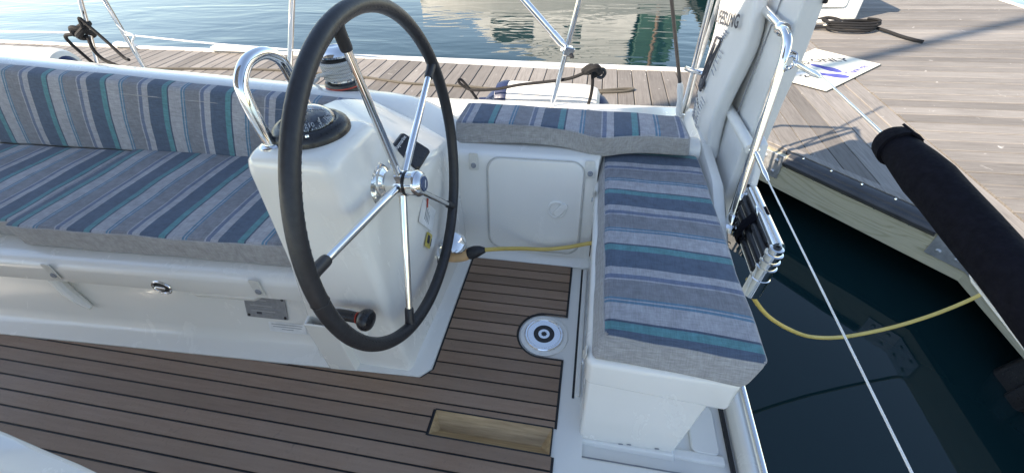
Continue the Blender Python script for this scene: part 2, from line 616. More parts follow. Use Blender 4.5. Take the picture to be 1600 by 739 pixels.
def text_geo(body, size, c, u, n, lift=0.0008, depth=0.0006, align='CENTER', bold=0.0):
    cu = bpy.data.curves.new('txt', 'FONT')
    cu.body = body; cu.size = size; cu.align_x = align; cu.align_y = 'CENTER'
    cu.extrude = depth/2
    cu.offset = size*bold
    cu.resolution_u = 2
    ob = bpy.data.objects.new('txt', cu)
    COL.objects.link(ob)
    dg = bpy.context.evaluated_depsgraph_get()
    me = bpy.data.meshes.new_from_object(ob.evaluated_get(dg))
    u, vv, n = frame(n, u)
    c = V(c)
    g = [c+u*p.co.x+vv*p.co.y+n*(p.co.z+lift) for p in me.vertices], [tuple(p.vertices) for p in me.polygons]
    bpy.data.objects.remove(ob); bpy.data.curves.remove(cu); bpy.data.meshes.remove(me)
    return g

def loft(sections, close=False, caps=True):
    n = len(sections[0])
    v = [V(p) for s in sections for p in s]
    f = []
    for i in range(len(sections)-1):
        for k in range(n if close else n-1):
            f.append((i*n+k, i*n+(k+1) % n, (i+1)*n+(k+1) % n, (i+1)*n+k))
    if caps:
        f.append(tuple(range(n))[::-1]); f.append(tuple((len(sections)-1)*n+k for k in range(n)))
    return v, f

# ================================================================== SETTING
WZ = -0.56
water = link('water', ([V((-700, -600, WZ)), V((700, -600, WZ)), V((700, 1500, WZ)), V((-700, 1500, WZ))], [(0, 1, 2, 3)]), 'water', smooth=False)
tag(water, kind='structure')

# ---- dock ---------------------------------------------------------------
DZ = -0.10                                   # top of the decking
def edge_y(x):                               # near edge of the walkway, with the corner gusset
    return 2.889 if x < 1.211 else 2.889-1.168*(x-1.211)
def far_y(x):
    return 4.262+0.054*(0.445-x)
dock_geo = join(
    prism([(-12, 2.95), (1.19, 2.95), (2.00, 2.0), (2.08, -6), (5.25, -6), (5.25, 30), (2.05, 30), (2.05, 4.22), (-12, 4.80)], 'z', DZ-0.22, DZ-0.035))
dock = link('dock', dock_geo, 'rubber', smooth=False)
tag(dock, 'weathered timber dock running behind the boat and round its stern', kind='structure')

def plank_geo(w, ln, t=0.034, c=0.004, axis='y'):
    p = [(-w/2, -t), (w/2, -t), (w/2, -c), (w/2-c, 0), (-w/2+c, 0), (-w/2, -c)]
    if axis == 'y':
        return prism(p, 'y', -ln/2, ln/2)
    g = prism(p, 'y', -ln/2, ln/2)
    return [V((q.y, -q.x, q.z)) for q in g[0]], g[1]

def place_plank(me, loc, parent, rz=0.0):
    o = bpy.data.objects.new('plank', me)
    o.location = loc
    o.rotation_euler = (0, 0, rz)
    COL.objects.link(o)
    o.parent = parent
    return o

PW = 0.1375
cache = {}
x = 2.29-PW/2
k = 0
while x > -9.6:
    ya, yb = edge_y(x), far_y(x)
    if x > 2.04-PW/2:
        # the pier's own border boards run on past the walkway both ways
        ya, yb = -2.2, 12.0
    if 1.211 < x < 2.04-PW/2:
        # sawn to the gusset's slant
        w = (PW-0.007)/2
        za, zb = edge_y(x-w), edge_y(x+w)
        v = [(x-w, za), (x+w, zb), (x+w, yb), (x-w, yb)]
        g = prism(v, 'z', DZ-0.034, DZ)
        o = link('plank', g, 'dock_y', dock, smooth=False)
    else:
        key = round((yb-ya), 2)
        if key not in cache:
            g = plank_geo(PW-0.007, key)
            me = bpy.data.meshes.new('plank'); me.from_pydata([tuple(q) for q in g[0]], [], g[1]); me.materials.append(M['dock_y'])
            cache[key] = me
        place_plank(cache[key], (x+random.uniform(-.001, .001), (ya+yb)/2+random.uniform(-.006, .006), DZ+random.uniform(-.002, .001)), dock)
    x -= PW; k += 1
g = plank_geo(PW-0.007, 2.90, axis='x')
mex = bpy.data.meshes.new('plank'); mex.from_pydata([tuple(q) for q in g[0]], [], g[1]); mex.materials.append(M['dock_x'])
y = -0.6
while y < 10.5:
    place_plank(mex, (2.30+1.45+random.uniform(-.004, .004), y, DZ+random.uniform(-.003, .001)), dock)
    y += PW
# pale edging board along the far side, and the pier's right side
link('edge_board', hexa([(-9.6, far_y(-9.6)+.01, DZ-.12), (2.0, far_y(2.0)+.01, DZ-.12), (-9.6, far_y(-9.6)+.07, DZ-.12), (2.0, far_y(2.0)+.07, DZ-.12),
                         (-9.6, far_y(-9.6)+.01, DZ+.02), (2.0, far_y(2.0)+.01, DZ+.02), (-9.6, far_y(-9.6)+.07, DZ+.02), (2.0, far_y(2.0)+.07, DZ+.02)]), 'white_paint', dock, bevel=.006)
link('edge_board', box(5.21, 5.26, -2, 11, DZ-.12, DZ+.012), 'white_paint', dock, bevel=.006)
# gusset fascia in pale pine with its black bumper strip, galvanised corner brackets with bolts
A = V((1.211, 2.889, 0)); B = V((2.040, 1.920, 0))
du = (B-A).normalized(); dn = V((du.y, -du.x, 0))      # outward, towards the boat
if dn.y > 0: dn = -dn
def fas(s, off, z): 
    return A+du*s+dn*off+V((0, 0, z))
LF = (B-A).length
def slab_on(s0, s1, o0, o1, z0, z1):
    return hexa([fas(s0, o0, z0), fas(s1, o0, z0), fas(s0, o1, z0), fas(s1, o1, z0), fas(s0, o0, z1), fas(s1, o0, z1), fas(s0, o1, z1), fas(s1, o1, z1)])
link('fascia_board', slab_on(-.03, LF+.02, .004, .045, DZ-.245, DZ-.012), 'pine', dock, bevel=.004)
link('fascia_board', box(-12, 1.17, 2.845, 2.884, DZ-.245, DZ-.012), 'pine', dock, bevel=.004)
link('fascia_board', box(2.000, 2.039, -2.2, 1.90, DZ-.245, DZ-.012), 'pine', dock, bevel=.004)
link('edge_board', slab_on(.02, LF-.02, -.075, -.022, DZ+.0015, DZ+.010), 'dock_y', dock, bevel=.003)
# bumper: a soft D-shaped extrusion with flanges
prof = [(o_*.85, z_*.66) for o_, z_ in [(.056, -.115), (.056, -.112), (.058, -.098), (.080, -.090), (.093, -.070), (.093, -.050), (.080, -.030), (.058, -.022), (.050, -.006), (.020, .006), (-.02, .006), (-.02, .002), (.010, 0), (.056, -.016)]]
secs = []
for s in (0.212, LF-.205):
    secs.append([fas(s, o, DZ+z) for o, z in prof])
bmp = link('bumper_strip', loft(secs, close=True), simple('grey_bumper_rubber', (.040, .041, .044), .38, var=.2, nscale=12), dock, bevel=.002)
for i in range(5):
    s = .29+i*(LF-.56)/4
    link('screw', lathe([(.007, 0), (.006, .003), (0, .004)], fas(s, .0, DZ+.006), (0, 0, 1), 8), 'chrome', bmp)
    link('screw', lathe([(.007, 0), (.006, .003), (0, .004)], fas(s-.05, .0475, DZ-.070), dn, 8), 'chrome', bmp)
for s0, s1 in ((.03, .205), (LF-.195, LF+.01)):
    br = link('corner_bracket', slab_on(s0, s1, .046, .054, DZ-.175, DZ-.008), 'steel_dull', dock, bevel=.002)
    for (ds, dz) in ((.045, -.05), (.045, -.135), (.13, -.05), (.13, -.135)):
        link('bolt', lathe([(.014, 0), (.014, .004), (.010, .009), (0, .010)], fas(s0+ds, .054, DZ+dz), dn, 10), 'steel_dull', br)
br = link('corner_bracket', box(1.990, 1.998, 1.70, 1.90, DZ-.175, DZ-.008), 'steel_dull', dock, bevel=.002)
for dy in (1.75, 1.85):
    for dz in (-.05, -.135):
        link('bolt', lathe([(.014, 0), (.014, .004), (.010, .009), (0, .010)], (1.990, dy, DZ+dz), (-1, 0, 0), 10), 'steel_dull', br)
# black plastic float under the finger
fl = link('dock_float', trilin(rbox(1.1, 1.35, .42, .05, 3, 1, 1, 1), (1.1, 1.35, .42), [(2.03, .25, -.80), (3.1, .25, -.80), (2.03, 1.55, -.80), (3.1, 1.55, -.80), (2.08, .28, -.36), (3.1, .28, -.36), (2.08, 1.5, -.36), (3.1, 1.5, -.36)]), 'black_plastic', dock)
for i in range(4):
    yy = .45+i*.28
    link('float_rib', trilin(rbox(.06, .09, .34, .02, 2, 1, 1, 1), (.06, .09, .34), [(2.00, yy, -.78), (2.07, yy, -.78), (2.00, yy+.09, -.78), (2.07, yy+.09, -.78), (2.05, yy, -.40), (2.1, yy, -.40), (2.05, yy+.09, -.40), (2.1, yy+.09, -.40)]), 'black_plastic', fl)

# ---- the boat's hull, decks and cockpit mouldings ------------------------
hull_pts = []
hull = link('hull', loft([
    [(-9, -1.6, -.8), (-9, -2.2, .40), (-9, 2.1, .40), (-9, 1.6, -.8)],
    [(-4, -1.9, -.8), (-4, -2.4, -.09), (-4, 2.32, -.09), (-4, 1.95, -.8)],
    [(0.40, -1.7, -.75), (.56, -2.2, -.09), (.56, 2.15, -.09), (0.40, 1.75, -.75)]], close=True), 'gelcoat', bevel=.01)
tag(hull, 'white hull of the boat down to the waterline', kind='structure')

FY = lambda xx: 0.723+0.0485*(xx+0.526)         # foot line of the side bench on the sole
def x_left(y):
    if y >= .763: return -.490
    if y >= .723: return -.526+(y-.723)/.040*.036
    return max(-3.3, -.526-(.723-y)/.0485)
TR = (-.424, -.030, .534, .616)                 # teak trough
def x_right(y):
    if TR[2]-.004 < y < TR[3]+.002: return TR[0]-.003
    dy = y-.976
    if abs(dy) < .0995: return -.100-math.sqrt(max(0, .0995**2-dy*dy))
    return -.0145

# white floor sheet, open under the trough
fz = -0.006
def sheet(x0, x1, y0, y1, z, t=.02): return box(x0, x1, y0, y1, z-t, z)
floor_geo = join(sheet(-3.4, TR[0], -1.2, 1.46, fz), sheet(TR[1], .07, -1.2, 1.46, fz), sheet(TR[0], TR[1], TR[3], 1.46, fz), sheet(TR[0], TR[1], -1.2, TR[2], fz))
floor = link('cockpit_floor', floor_geo, 'gelcoat_matt', smooth=False)
tag(floor, 'white moulded cockpit floor framing the teak decking', kind='structure')

sole_v, sole_f = [], []
PITCH, Y0 = .05176, 1.3153
ys_all = []
kk = -1
sole = None
strips = []
while True:
    yb = Y0-PITCH*kk if kk >= 0 else 1.367
    ya = Y0-PITCH*(kk+1)
    if kk < 0: yb = 1.367; ya = Y0
    else: yb = Y0-PITCH*kk; ya = Y0-PITCH*(kk+1)
    if ya < -1.0: break
    strips.append((ya, yb)); kk += 1
def strip_poly(ya, yb, inset, gx):
    ya, yb = ya+inset, yb-inset
    ys = {ya, yb}
    for i in range(1, 10): ys.add(ya+(yb-ya)*i/10)
    for b_ in (.763, .723, TR[2]-.004, TR[3]+.002, .976-.0995, .976+.0995):
        for e_ in (-1e-4, 1e-4):
            if ya < b_+e_ < yb: ys.add(b_+e_)
    ys = sorted(ys)
    lf = [(x_left(q)+gx, q) for q in ys]
    rg = [(x_right(q)-gx, q) for q in ys]
    pl_ = [(l, q, r) for (l, q), (r, _) in zip(lf, rg) if r-l > .012]
    return pl_
gv = ([], [])
for ya, yb in strips:
    p = strip_poly(ya, yb, 0, 0)
    vv, ff = [], []
    for l, q, r in p: vv += [V((l, q, -.002)), V((r, q, -.002))]
    for i in range(len(p)-1): ff.append((2*i, 2*i+1, 2*i+3, 2*i+2))
    gv = join(gv, (vv, ff))
sole = link('cockpit_sole', gv, 'caulk', smooth=False)
tag(sole, 'brown teak planked cockpit sole with black caulked seams', kind='structure')
for ya, yb in strips:
    p = strip_poly(ya, yb, .0034, .0085)
    if len(p) < 2: continue
    vv, ff = [], []
    n = len(p)
    for z in (-.0018, .0022):
        for l, q, r in p: vv += [V((l, q, z)), V((r, q, z))]
    m2 = 2*n
    for i in range(n-1): ff.append((m2+2*i, m2+2*i+1, m2+2*i+3, m2+2*i+2))
    loop = [2*i+1 for i in range(n)] + [2*i for i in reversed(range(n))]
    for a_, b_ in zip(loop, loop[1:]+loop[:1]): ff.append((a_, b_, b_+m2, a_+m2))
    link('plank', (vv, ff), 'teak', sole, smooth=False)

# teak trough let into the sole
tx0, tx1, ty0, ty1 = TR
tro = thing('teak_trough', ((tx0+tx1)/2, (ty0+ty1)/2, -.03), 'varnished golden teak trough let into the cockpit sole near the seat base', 'trough')
zt, zb = .0025, -.030
vx0, vx1, vy = tx0+.026, tx1-.030, .566
top = [V((tx0, ty0, zt)), V((tx1, ty0, zt)), V((tx1, ty1, zt)), V((tx0, ty1, zt))]
val = [V((vx0, vy, zb)), V((vx1, vy, zb))]
def solid(quad, t=.006):
    q = [V(p) for p in quad]
    nr = (q[1]-q[0]).cross(q[2]-q[0]).normalized()
    if nr.z < 0: nr = -nr
    n = len(q)
    v = q+[p-nr*t for p in q]
    f = [tuple(range(n)), tuple(range(n, 2*n))[::-1]]+[(i, (i+1) % n, n+(i+1) % n, n+i) for i in range(n)]
    return v, f
link('side_board', solid([top[0], top[1], val[1], val[0]]), 'varnish', tro, smooth=False)
link('side_board', solid([top[3], top[2], val[1], val[0]]), 'varnish', tro, smooth=False)
link('end_board', solid([top[0], top[3], val[0]]), 'varnish', tro, smooth=False)
link('end_board', solid([top[1], top[2], val[1]]), 'varnish', tro, smooth=False)
link('seal', join(box(tx0-.004, tx1+.004, ty0-.005, ty0, -.01, .003), box(tx0-.004, tx1+.004, ty1, ty1+.005, -.01, .003),
                  box(tx0-.005, tx0, ty0, ty1, -.01, .0032), box(tx1, tx1+.005, ty0, ty1, -.01, .0032)), 'caulk', tro, smooth=False)

pth = [(-.0145, 1.0800), (-.06, 1.0800), (-.1, 1.0800)]+[(-.1-.104*math.sin(t), .976+.104*math.cos(t)) for t in [math.pi*i/16 for i in range(1, 16)]]+[(-.1, .872), (-.06, .872), (-.0145, .872)]
link('caulk_seam', tube([(a_, b_, -.0005) for a_, b_ in pth], .0046, 8), 'caulk', sole)
# round deck plate with its key hole
dk = thing('deck_plate', (-.100, .976, 0), 'round chrome deck plate with black ring set beside the planks', 'deck plate')
link('flange', lathe([(.094, -.006), (.094, -.001), (.092, .001), (.076, .0015)], (-.1, .976, 0), n=40), 'gelcoat', dk)
link('rim', lathe([(.076, 0), (.076, .006), (.073, .009), (.066, .0095), (.064, .008)], (-.1, .976, 0), n=40), 'chrome', dk)
link('disc', lathe([(.066, .0065), (.0, .0068)], (-.1, .976, 0), n=40), simple('brushed_disc', (.66, .68, .72), .25, .6, var=.04), dk)
link('ring', lathe([(.041, .0066), (.041, .0085), (.022, .0085), (.022, .0066)], (-.1, .976, 0), n=40), 'black_plastic', dk)
star = [( (.0125 if i % 2 == 0 else .009)*math.cos(i*math.pi/8)-.1, (.0125 if i % 2 == 0 else .009)*math.sin(i*math.pi/8)+.976) for i in range(16)]
link('key_hole', prism(star, 'z', .0067, .0088), 'black_plastic', dk, smooth=False)

# side bench: skirt, riser, seat lip - one moulding swept along the boat
def bench_section(xx):
    f = FY(xx)
    return [(xx, f, -.004), (xx, f+.002, .006), (xx, f+.050, .020), (xx, f+.072, .040), (xx, f+.085, .075),
            (xx, f+.152, .242), (xx, f+.156, .250), (xx, f+.108, .2505), (xx, f+.103, .2555), (xx, f+.104, .318), (xx, f+.112, .338), (xx, f+.128, .350), (xx, f+.150, .355), (xx, f+.20, .356), (xx, 1.44, .356), (xx, 1.44, -.02)]
xs = [-3.4, -2.9, -2.5, -2.2, -2.09, -2.075, -2.05, -2.03, -1.7, -1.4, -1.1, -.88, -.865]
bench = link('side_bench', loft([bench_section(q) for q in xs], close=True), 'gelcoat', angle=38)
tag(bench, 'white moulded side bench with rounded lip under the cushions', kind='structure')
# moulded notch under the lip and the slanting brace near its forward end
link('lip_step', trilin(rbox(.20, .05, .05, .012, 3, 2, 1, 1), (.20, .05, .05), [(-1.39, .796, .212), (-1.15, .808, .212), (-1.42, .86, .216), (-1.11, .87, .216), (-1.41, .780, .251), (-1.12, .794, .251), (-1.41, .86, .2515), (-1.12, .87, .2515)]), 'gelcoat', bench)
link('brace', tube(smooth_path([(-2.02, .785, .250), (-1.97, .762, .18), (-1.90, .744, .120)], 4), [.022, .022, .022, .021, .020, .019, .017, .014, .009], 10), 'gelcoat', bench)

# skirt round the console's foot
outer = [(-.90, .705), (-.526, .723), (-.490, .763), (-.490, 1.15), (-.490, 1.40)]
inner = [(-.90, .790), (-.600, .795), (-.575, .815), (-.565, 1.15), (-.530, 1.40)]
v, f = [], []
for (a_, b_) in zip(outer, inner):
    a_ = V((a_[0], a_[1], 0)); b_ = V((b_[0], b_[1], 0))
    for t, z in ((0, -.006), (.03, .006), (.5, .012), (.8, .022), (.95, .040), (1.0, .065)):
        v.append(a_.lerp(b_, t)+V((0, 0, z)))
n = 6
for i in range(len(outer)-1):
    for k in range(n-1): f.append((i*n+k, i*n+k+1, (i+1)*n+k+1, (i+1)*n+k))

# coaming, side deck and quarter: one sweep along the boat
def zt_(xx):
    if xx < -1.0: return .64-.06*xx
    pts = [(-1.0, .70), (-.9, .683), (-.8, .65), (-.72, .605), (-.65, .555), (-.6, .515), (-.55, .486), (9, .482)]
    for (a_, za), (b_, zb_) in zip(pts, pts[1:]):
        if a_ <= xx <= b_: return za+(zb_-za)*(xx-a_)/(b_-a_)
    return .482
def coam(xx):
    z = zt_(xx)
    t = max(0, min(1, (xx+1.0)/.40)); t = t*t*(3-2*t)
    L_ = lambda a_, b_: a_+(b_-a_)*t
    ib = L_(.36, -.02)
    g2 = max(0, min(1, (xx-.055)/.025))*.16       # the stern seat's bay runs further outboard
    return [(xx, L_(1.42, 1.400)+g2*1.35, ib), (xx, L_(1.515, 1.490)+g2, z-.045), (xx, L_(1.522, 1.497)+g2, z-.018), (xx, L_(1.54, 1.512)+g2, z-.004), (xx, L_(1.565, 1.535)+g2, z),
            (xx, L_(1.68, 1.73), z-.028*(1-t)), (xx, L_(1.72, 1.76), z-.045*(1-t)-.008*t), (xx, L_(1.75, 1.785), z-.085+.055*t), (xx, L_(1.80, 1.81), .47-.04*t), (xx, L_(1.86, 1.85), .425-.02*t),
            (xx, 2.24, .40), (xx, 2.28, .39), (xx, 2.29, .36), (xx, 2.20, -.12), (xx, 1.60, -.12)]
xs = [-9, -4, -3, -2, -1.4, -1.1, -1.0, -.95, -.9, -.85, -.8, -.76, -.72, -.68, -.65, -.62, -.6, -.55, -.5, -.3, 0, .054, .068, .082, .2, .40, .47]
coaming = link('coaming', loft([coam(q) for q in xs], close=True), 'gelcoat', angle=60)
tag(coaming, 'white moulded coaming and side deck along the cockpit edge', kind='structure')
# the other half of the cockpit, behind the camera: its bench and coaming bounce sunlight in
def flip(sec): return [(p[0], -.36-p[1], p[2]) for p in sec]
b2 = link('side_bench', loft([flip(bench_section(q)) for q in (-3.4, -2.2, -1.4, -.865)], close=True), 'gelcoat', angle=38)
tag(b2, 'white moulded side bench on the camera side of the cockpit', kind='structure')
b3 = link('coaming', loft([flip(coam(q)) for q in xs], close=True), 'gelcoat', angle=60)
tag(b3, 'white moulded coaming on the camera side of the cockpit', kind='structure')
# low ledge under the locker face
link('ledge', hexa([(-.50, 1.366, -.004), (.07, 1.366, -.004), (-.50, 1.42, -.004), (.07, 1.42, -.004), (-.50, 1.372, .004), (.07, 1.372, .004), (-.50, 1.42, .03), (.07, 1.42, .03)]), 'gelcoat', coaming, bevel=.003)
# locker door with finger latch
ln = V((0, -.978, .215)).normalized()
def lock(x_, z_, off=0.0): return V((x_, 1.400+.198*z_, z_))+ln*off
door = link('locker_door', plate(lock(-.205, .262, .002), (1, 0, .0), ln, .410, .430, .012, .055, 6, .005), 'gelcoat', coaming)
tag(door, 'flush white locker door with rounded corners')
gr = []
c0 = lock(-.205, .262, .0045)
u_, v_, n_ = frame(ln, (1, 0, 0))
lp = [q for q in plate(c0, (1, 0, 0), ln, .418, .438, .0001, .058, 6)[0]]
lp = lp[:len(lp)//2]
link('door_gap', tube(lp, .0024, 6, closed=True), simple('pale_seal', (.50, .49, .46), .6), door)
la = link('latch_cup', lathe([(.043, .0), (.042, .006), (.036, .008), (.031, .006), (.029, .0005), (.0, .0)], lock(-.105, .262, .007), ln, 28), 'gelcoat', door)
link('latch_tab', join(plate(lock(-.092, .258, .012), (.62, 0, .78), ln, .058, .032, .018, .013, 5, .004), lathe([(.017, 0), (.017, .009), (.014, .012), (0, .0125)], lock(-.074, .278, .007), ln, 18)), 'gelcoat', door)

# aft platform beside and behind the stern seat, transom rim and rails of trim
plat = link('stern_platform', join(
    hexa([(.035, -1.2, -.08), (.55, -1.2, -.08), (.035, 1.46, -.08), (.55, 1.46, -.08), (.035, -1.2, -.030), (.55, -1.2, -.045), (.035, 1.46, -.030), (.55, 1.46, -.045)]),
    ), 'gelcoat_matt', bevel=.008)
tag(plat, 'white moulded stern platform under and beside the stern seat', kind='structure')
link('transom_rim', loft([[(.535, yy, -.09), (.550, yy, .005), (.556, yy, .018), (.566, yy, .022), (.580, yy, .016), (.588, yy, .0), (.590, yy, -.10)] for yy in (-2.1, 0, .5, 1.0, 1.3, 2.0)], close=True), 'gelcoat', plat, angle=60)
link('groove', box(.523, .534, -1.2, .95, -.06, -.028), 'caulk', plat, smooth=False)
tr_ = link('rub_rail', tube([(.594, -2.1, .012), (.594, .3, .012), (.594, 1.2, .012), (.585, 2.0, .012)], .0150, 12), 'chrome', plat)
link('rub_rail_base', box(.586, .596, -2.1, 1.9, -.018, .006), 'chrome', plat, smooth=False)
lid = link('locker_lid', plate((.225, .33, -.026), (1, 0, 0), (0, 0, 1), .395, .445, .02, .03, 5, .006), 'gelcoat_matt', plat)
link('lid_gap', plate((.225, .33, -.0335), (1, 0, 0), (0, 0, 1), .411, .461, .008, .034, 5), 'ink_grey', plat)
lid = link('inspection_lid', plate((.455, .71, -.034), (1, 0, 0), (0, 0, 1), .085, .16, .012, .02, 5, .004), 'gelcoat_matt', plat)
link('step_ridge', trilin(rbox(.3, .03, .02, .008, 2, 1, 1, 1), (.3, .03, .02), [(.30, .60, -.05), (.51, .60, -.05), (.30, .64, -.05), (.51, .64, -.05), (.30, .605, -.026), (.51, .605, -.03), (.30, .632, -.026), (.51, .632, -.03)]), 'gelcoat', plat)
# seam of the floor hatch running beside the stern seat
link('hatch_seam', box(.0255, .0335, .735, 1.362, -.012, -.0045), 'caulk', floor, smooth=False)
link('hatch_edge', box(.0338, .052, .742, 1.360, -.02, .006), 'gelcoat_matt', floor, bevel=.004)
# white deck rim between stern seat and rail
link('deck_rim', loft([[(.470, yy, -.04), (.472, yy, zz-.02), (.485, yy, zz), (.520, yy, zz-.004), (.536, yy, zz-.03), (.548, yy, -.09)] for yy, zz in ((1.0, .12), (1.08, .30), (1.2, .345), (1.32, .40), (1.45, .455), (1.75, .47), (2.10, .46))], close=True), 'gelcoat', plat, angle=60)

# ================================================================== THINGS ON THE BOAT
# ---- helm console -----------------------------------------------------------
con = thing('helm_console', (-.72, 1.0, 0), 'white moulded helm console carrying the wheel and compass', 'console')
# stations across the boat: y, aft bottom x, aft mid x/z, aft top x/z, fwd top x/z
ST = [(.738, -.575, -.590, .45, -.604, .838, -.800, .838),
      (.742, -.566, -.581, .45, -.594, .866, -.805, .866),
      (.752, -.560, -.573, .45, -.586, .877, -.812, .877),
      (.78, -.556, -.570, .45, -.581, .880, -.82, .880),
      (.95, -.550, -.566, .45, -.580, .880, -.84, .882),
      (1.00, -.548, -.562, .45, -.574, .852, -.84, .876),
      (1.05, -.546, -.558, .45, -.562, .745, -.84, .862),
      (1.10, -.545, -.554, .45, -.552, .658, -.84, .850),
      (1.20, -.542, -.550, .43, -.546, .620, -.85, .828),
      (1.30, -.536, -.548, .40, -.548, .600, -.86, .790),
      (1.40, -.526, -.545, .37, -.556, .575, -.87, .745),
      (1.52, -.505, -.545, .35, -.575, .535, -.90, .690)]
secs = []
for (yy, xb, xm, zm, xt, zt1, xf, zf) in ST:
    d = (xt-xf)
    secs.append([(xb, yy, -.01), ((xb+xm)/2, yy, zm*.5), (xm, yy, zm), ((xm+xt)/2-.002, yy, (zm+zt1)/2), (xt+.004, yy, zt1-.035), (xt-.004, yy, zt1-.012), (xt-.020, yy, zt1), (xt-d*.4, yy, zt1+(zf-zt1)*.45), (xf+.02, yy, zf), (xf+.004, yy, zf-.01), (xf-.004, yy, zf-.03), (xf-.03, yy, zf*.6), (xf-.125, yy, -.01)])
link('body', loft(secs, close=True), 'gelcoat', con, angle=50)
link('skirt', (v, f), 'gelcoat', con, angle=60)
# moulded foot with its open pocket, low on the inboard side
pk = link('pocket', hexa([(-.870, .704, .0), (-.765, .710, .0), (-.870, .716, .0), (-.765, .722, .0), (-.868, .700, .275), (-.768, .706, .268), (-.868, .708, .275), (-.768, .714, .268)]), 'gelcoat', con, bevel=.004)
link('pocket_side', hexa([(-.776, .712, .0), (-.764, .712, .0), (-.776, .77, .0), (-.758, .77, .0), (-.777, .708, .267), (-.768, .708, .267), (-.777, .76, .267), (-.765, .76, .267)]), 'gelcoat', pk, bevel=.003)
link('pocket_side', hexa([(-.872, .706, .0), (-.860, .706, .0), (-.880, .77, .0), (-.868, .77, .0), (-.870, .703, .273), (-.860, .703, .273), (-.880, .76, .273), (-.870, .76, .273)]), 'gelcoat', pk, bevel=.003)
link('lever_boss', trilin(rbox(.12, .03, .12, .014, 3, 1, 1, 1), (.12, .03, .12), [(-.80, .725, .20), (-.67, .725, .20), (-.80, .75, .20), (-.67, .75, .20), (-.79, .728, .34), (-.68, .728, .34), (-.79, .75, .34), (-.68, .75, .34)]), 'gelcoat', con)
# stickers on the aft face
fn = V((1, -.02, .03)).normalized()
st1 = link('warning_label', plate((-.5505, 1.115, .44), (0, .82, .57), fn, .085, .13, .0016, .004, 3), 'sticker', con)
link('red_bar', plate((-.5490, 1.140, .492), (0, .62, .78), fn, .055, .012, .0012, .002, 2), 'red', st1)
for i in range(5):
    link('print_line', plate((-.5492, 1.105+.004*i, .462-.014*i), (0, .82, .57), fn, .05-.004*i, .0035, .001, .001, 1), 'ink_grey', st1)
st2 = link('warning_label', plate((-.5475, 1.075, .355), (0, .82, .57), fn, .055, .05, .0016, .004, 3), 'sticker_yellow', con)
link('print_mark', plate((-.5462, 1.075, .36), (0, .82, .57), fn, .030, .024, .001, .003, 2), 'ink', st2)
link('print_mark', plate((-.5462, 1.085, .335), (0, .82, .57), fn, .03, .008, .001, .002, 2), 'ink', st2)

# ---- steering wheel ---------------------------------------------------------
WC = V((-.513, .924, .710)); RK = -.046; RW = .450
e1 = V((0, 1, 0)); e2 = V((math.sin(RK), 0, math.cos(RK))); ax = e1.cross(e2).normalized()
if ax.x < 0: ax = -ax
wh = thing('steering_wheel', WC, 'large steering wheel with black stitched leather rim and five chrome spokes', 'steering wheel')
def wp(a, r, o=0.0): return WC+e1*(r*math.cos(a))+e2*(r*math.sin(a))+ax*o
rim_pts = [wp(2*math.pi*i/128, RW) for i in range(128)]
rim = link('rim', tube(rim_pts, .0192, 18, closed=True), 'leather', wh)
# seam of the leather: a fine raised lacing along the inner aft edge, and the join band
st = []
for i in range(150):
    a = 2*math.pi*i/150
    rr = RW-.0080; oo = .0174
    p0 = wp(a, rr-.0016, oo-.0008); p1 = wp(a+.016, rr+.0016, oo+.0008)
    st.append(tube([p0, p1], .0008, 4))
link('stitching', join(*st), 'black_plastic', rim)['kind'] = 'stuff'
a = R_(165.5+14)
link('join_seam', tube([wp(a+.004*math.sin(k*2.1), RW+.0196*math.cos(k*math.pi/9), .0196*math.sin(k*math.pi/9)) for k in range(18)], .0012, 5, closed=True), 'rubber', rim)
for i in range(5):
    a = R_(27.0+72*i)
    sp_ = link('spoke', rod(wp(a, .030), wp(a, .395), .0118, 16, .0098), 'chrome', wh)
    link('leather_sleeve', tube([wp(a, .386), wp(a, .392), wp(a, .425), wp(a, .445)], [.0128, .0140, .0142, .0165], 14), 'leather', sp_)
link('hub', lathe([(.024, -.040), (.037, -.036), (.038, -.004), (.0365, .008), (.036, .012)], WC, ax, 40), 'chrome', wh)
link('hub_gasket', lathe([(.0365, .012), (.0365, .020), (.030, .020)], WC, ax, 40), 'black_plastic', wh)
link('hub_nut', lathe([(.028, .020), (.036, .022), (.0365, .036), (.0385, .040), (.0385, .052), (.034, .060), (.028, .066), (.022, .067)], WC, ax, 40), 'chrome', wh)
cp = link('hub_cap', lathe([(.023, .066), (.021, .070), (0, .071)], WC, ax, 32), simple('sky_tinted_cap', (.05, .08, .16), .2, .3), wh)  # chrome cap: the sky's blue reflection is painted into its colour
link('cap_mark', plate(WC+ax*.0712, e1*.6+e2*.8, ax, .022, .0025, .0008, .001, 2), 'ink_white', cp)
# shaft flange on the console
sf = thing('shaft_flange', WC-ax*.065, 'polished chrome shaft flange between console and wheel hub', 'flange')
link('flange_plate', lathe([(.070, -.018), (.070, -.008), (.067, -.003), (.052, .0), (.046, .003)], WC-ax*.060, ax, 44), 'chrome', sf)
link('boss', lathe([(.046, 0), (.045, .010), (.036, .016), (.033, .019), (.026, .021), (.026, .030)], WC-ax*.060, ax, 40), 'chrome', sf)
for i in range(6):
    a = R_(60*i+15)
    link('bolt', lathe([(.005, 0), (.005, .002), (.003, .003), (0, .003)], WC-ax*.0615+e1*(.056*math.cos(a))+e2*(.056*math.sin(a)), ax, 10), 'chrome', sf)

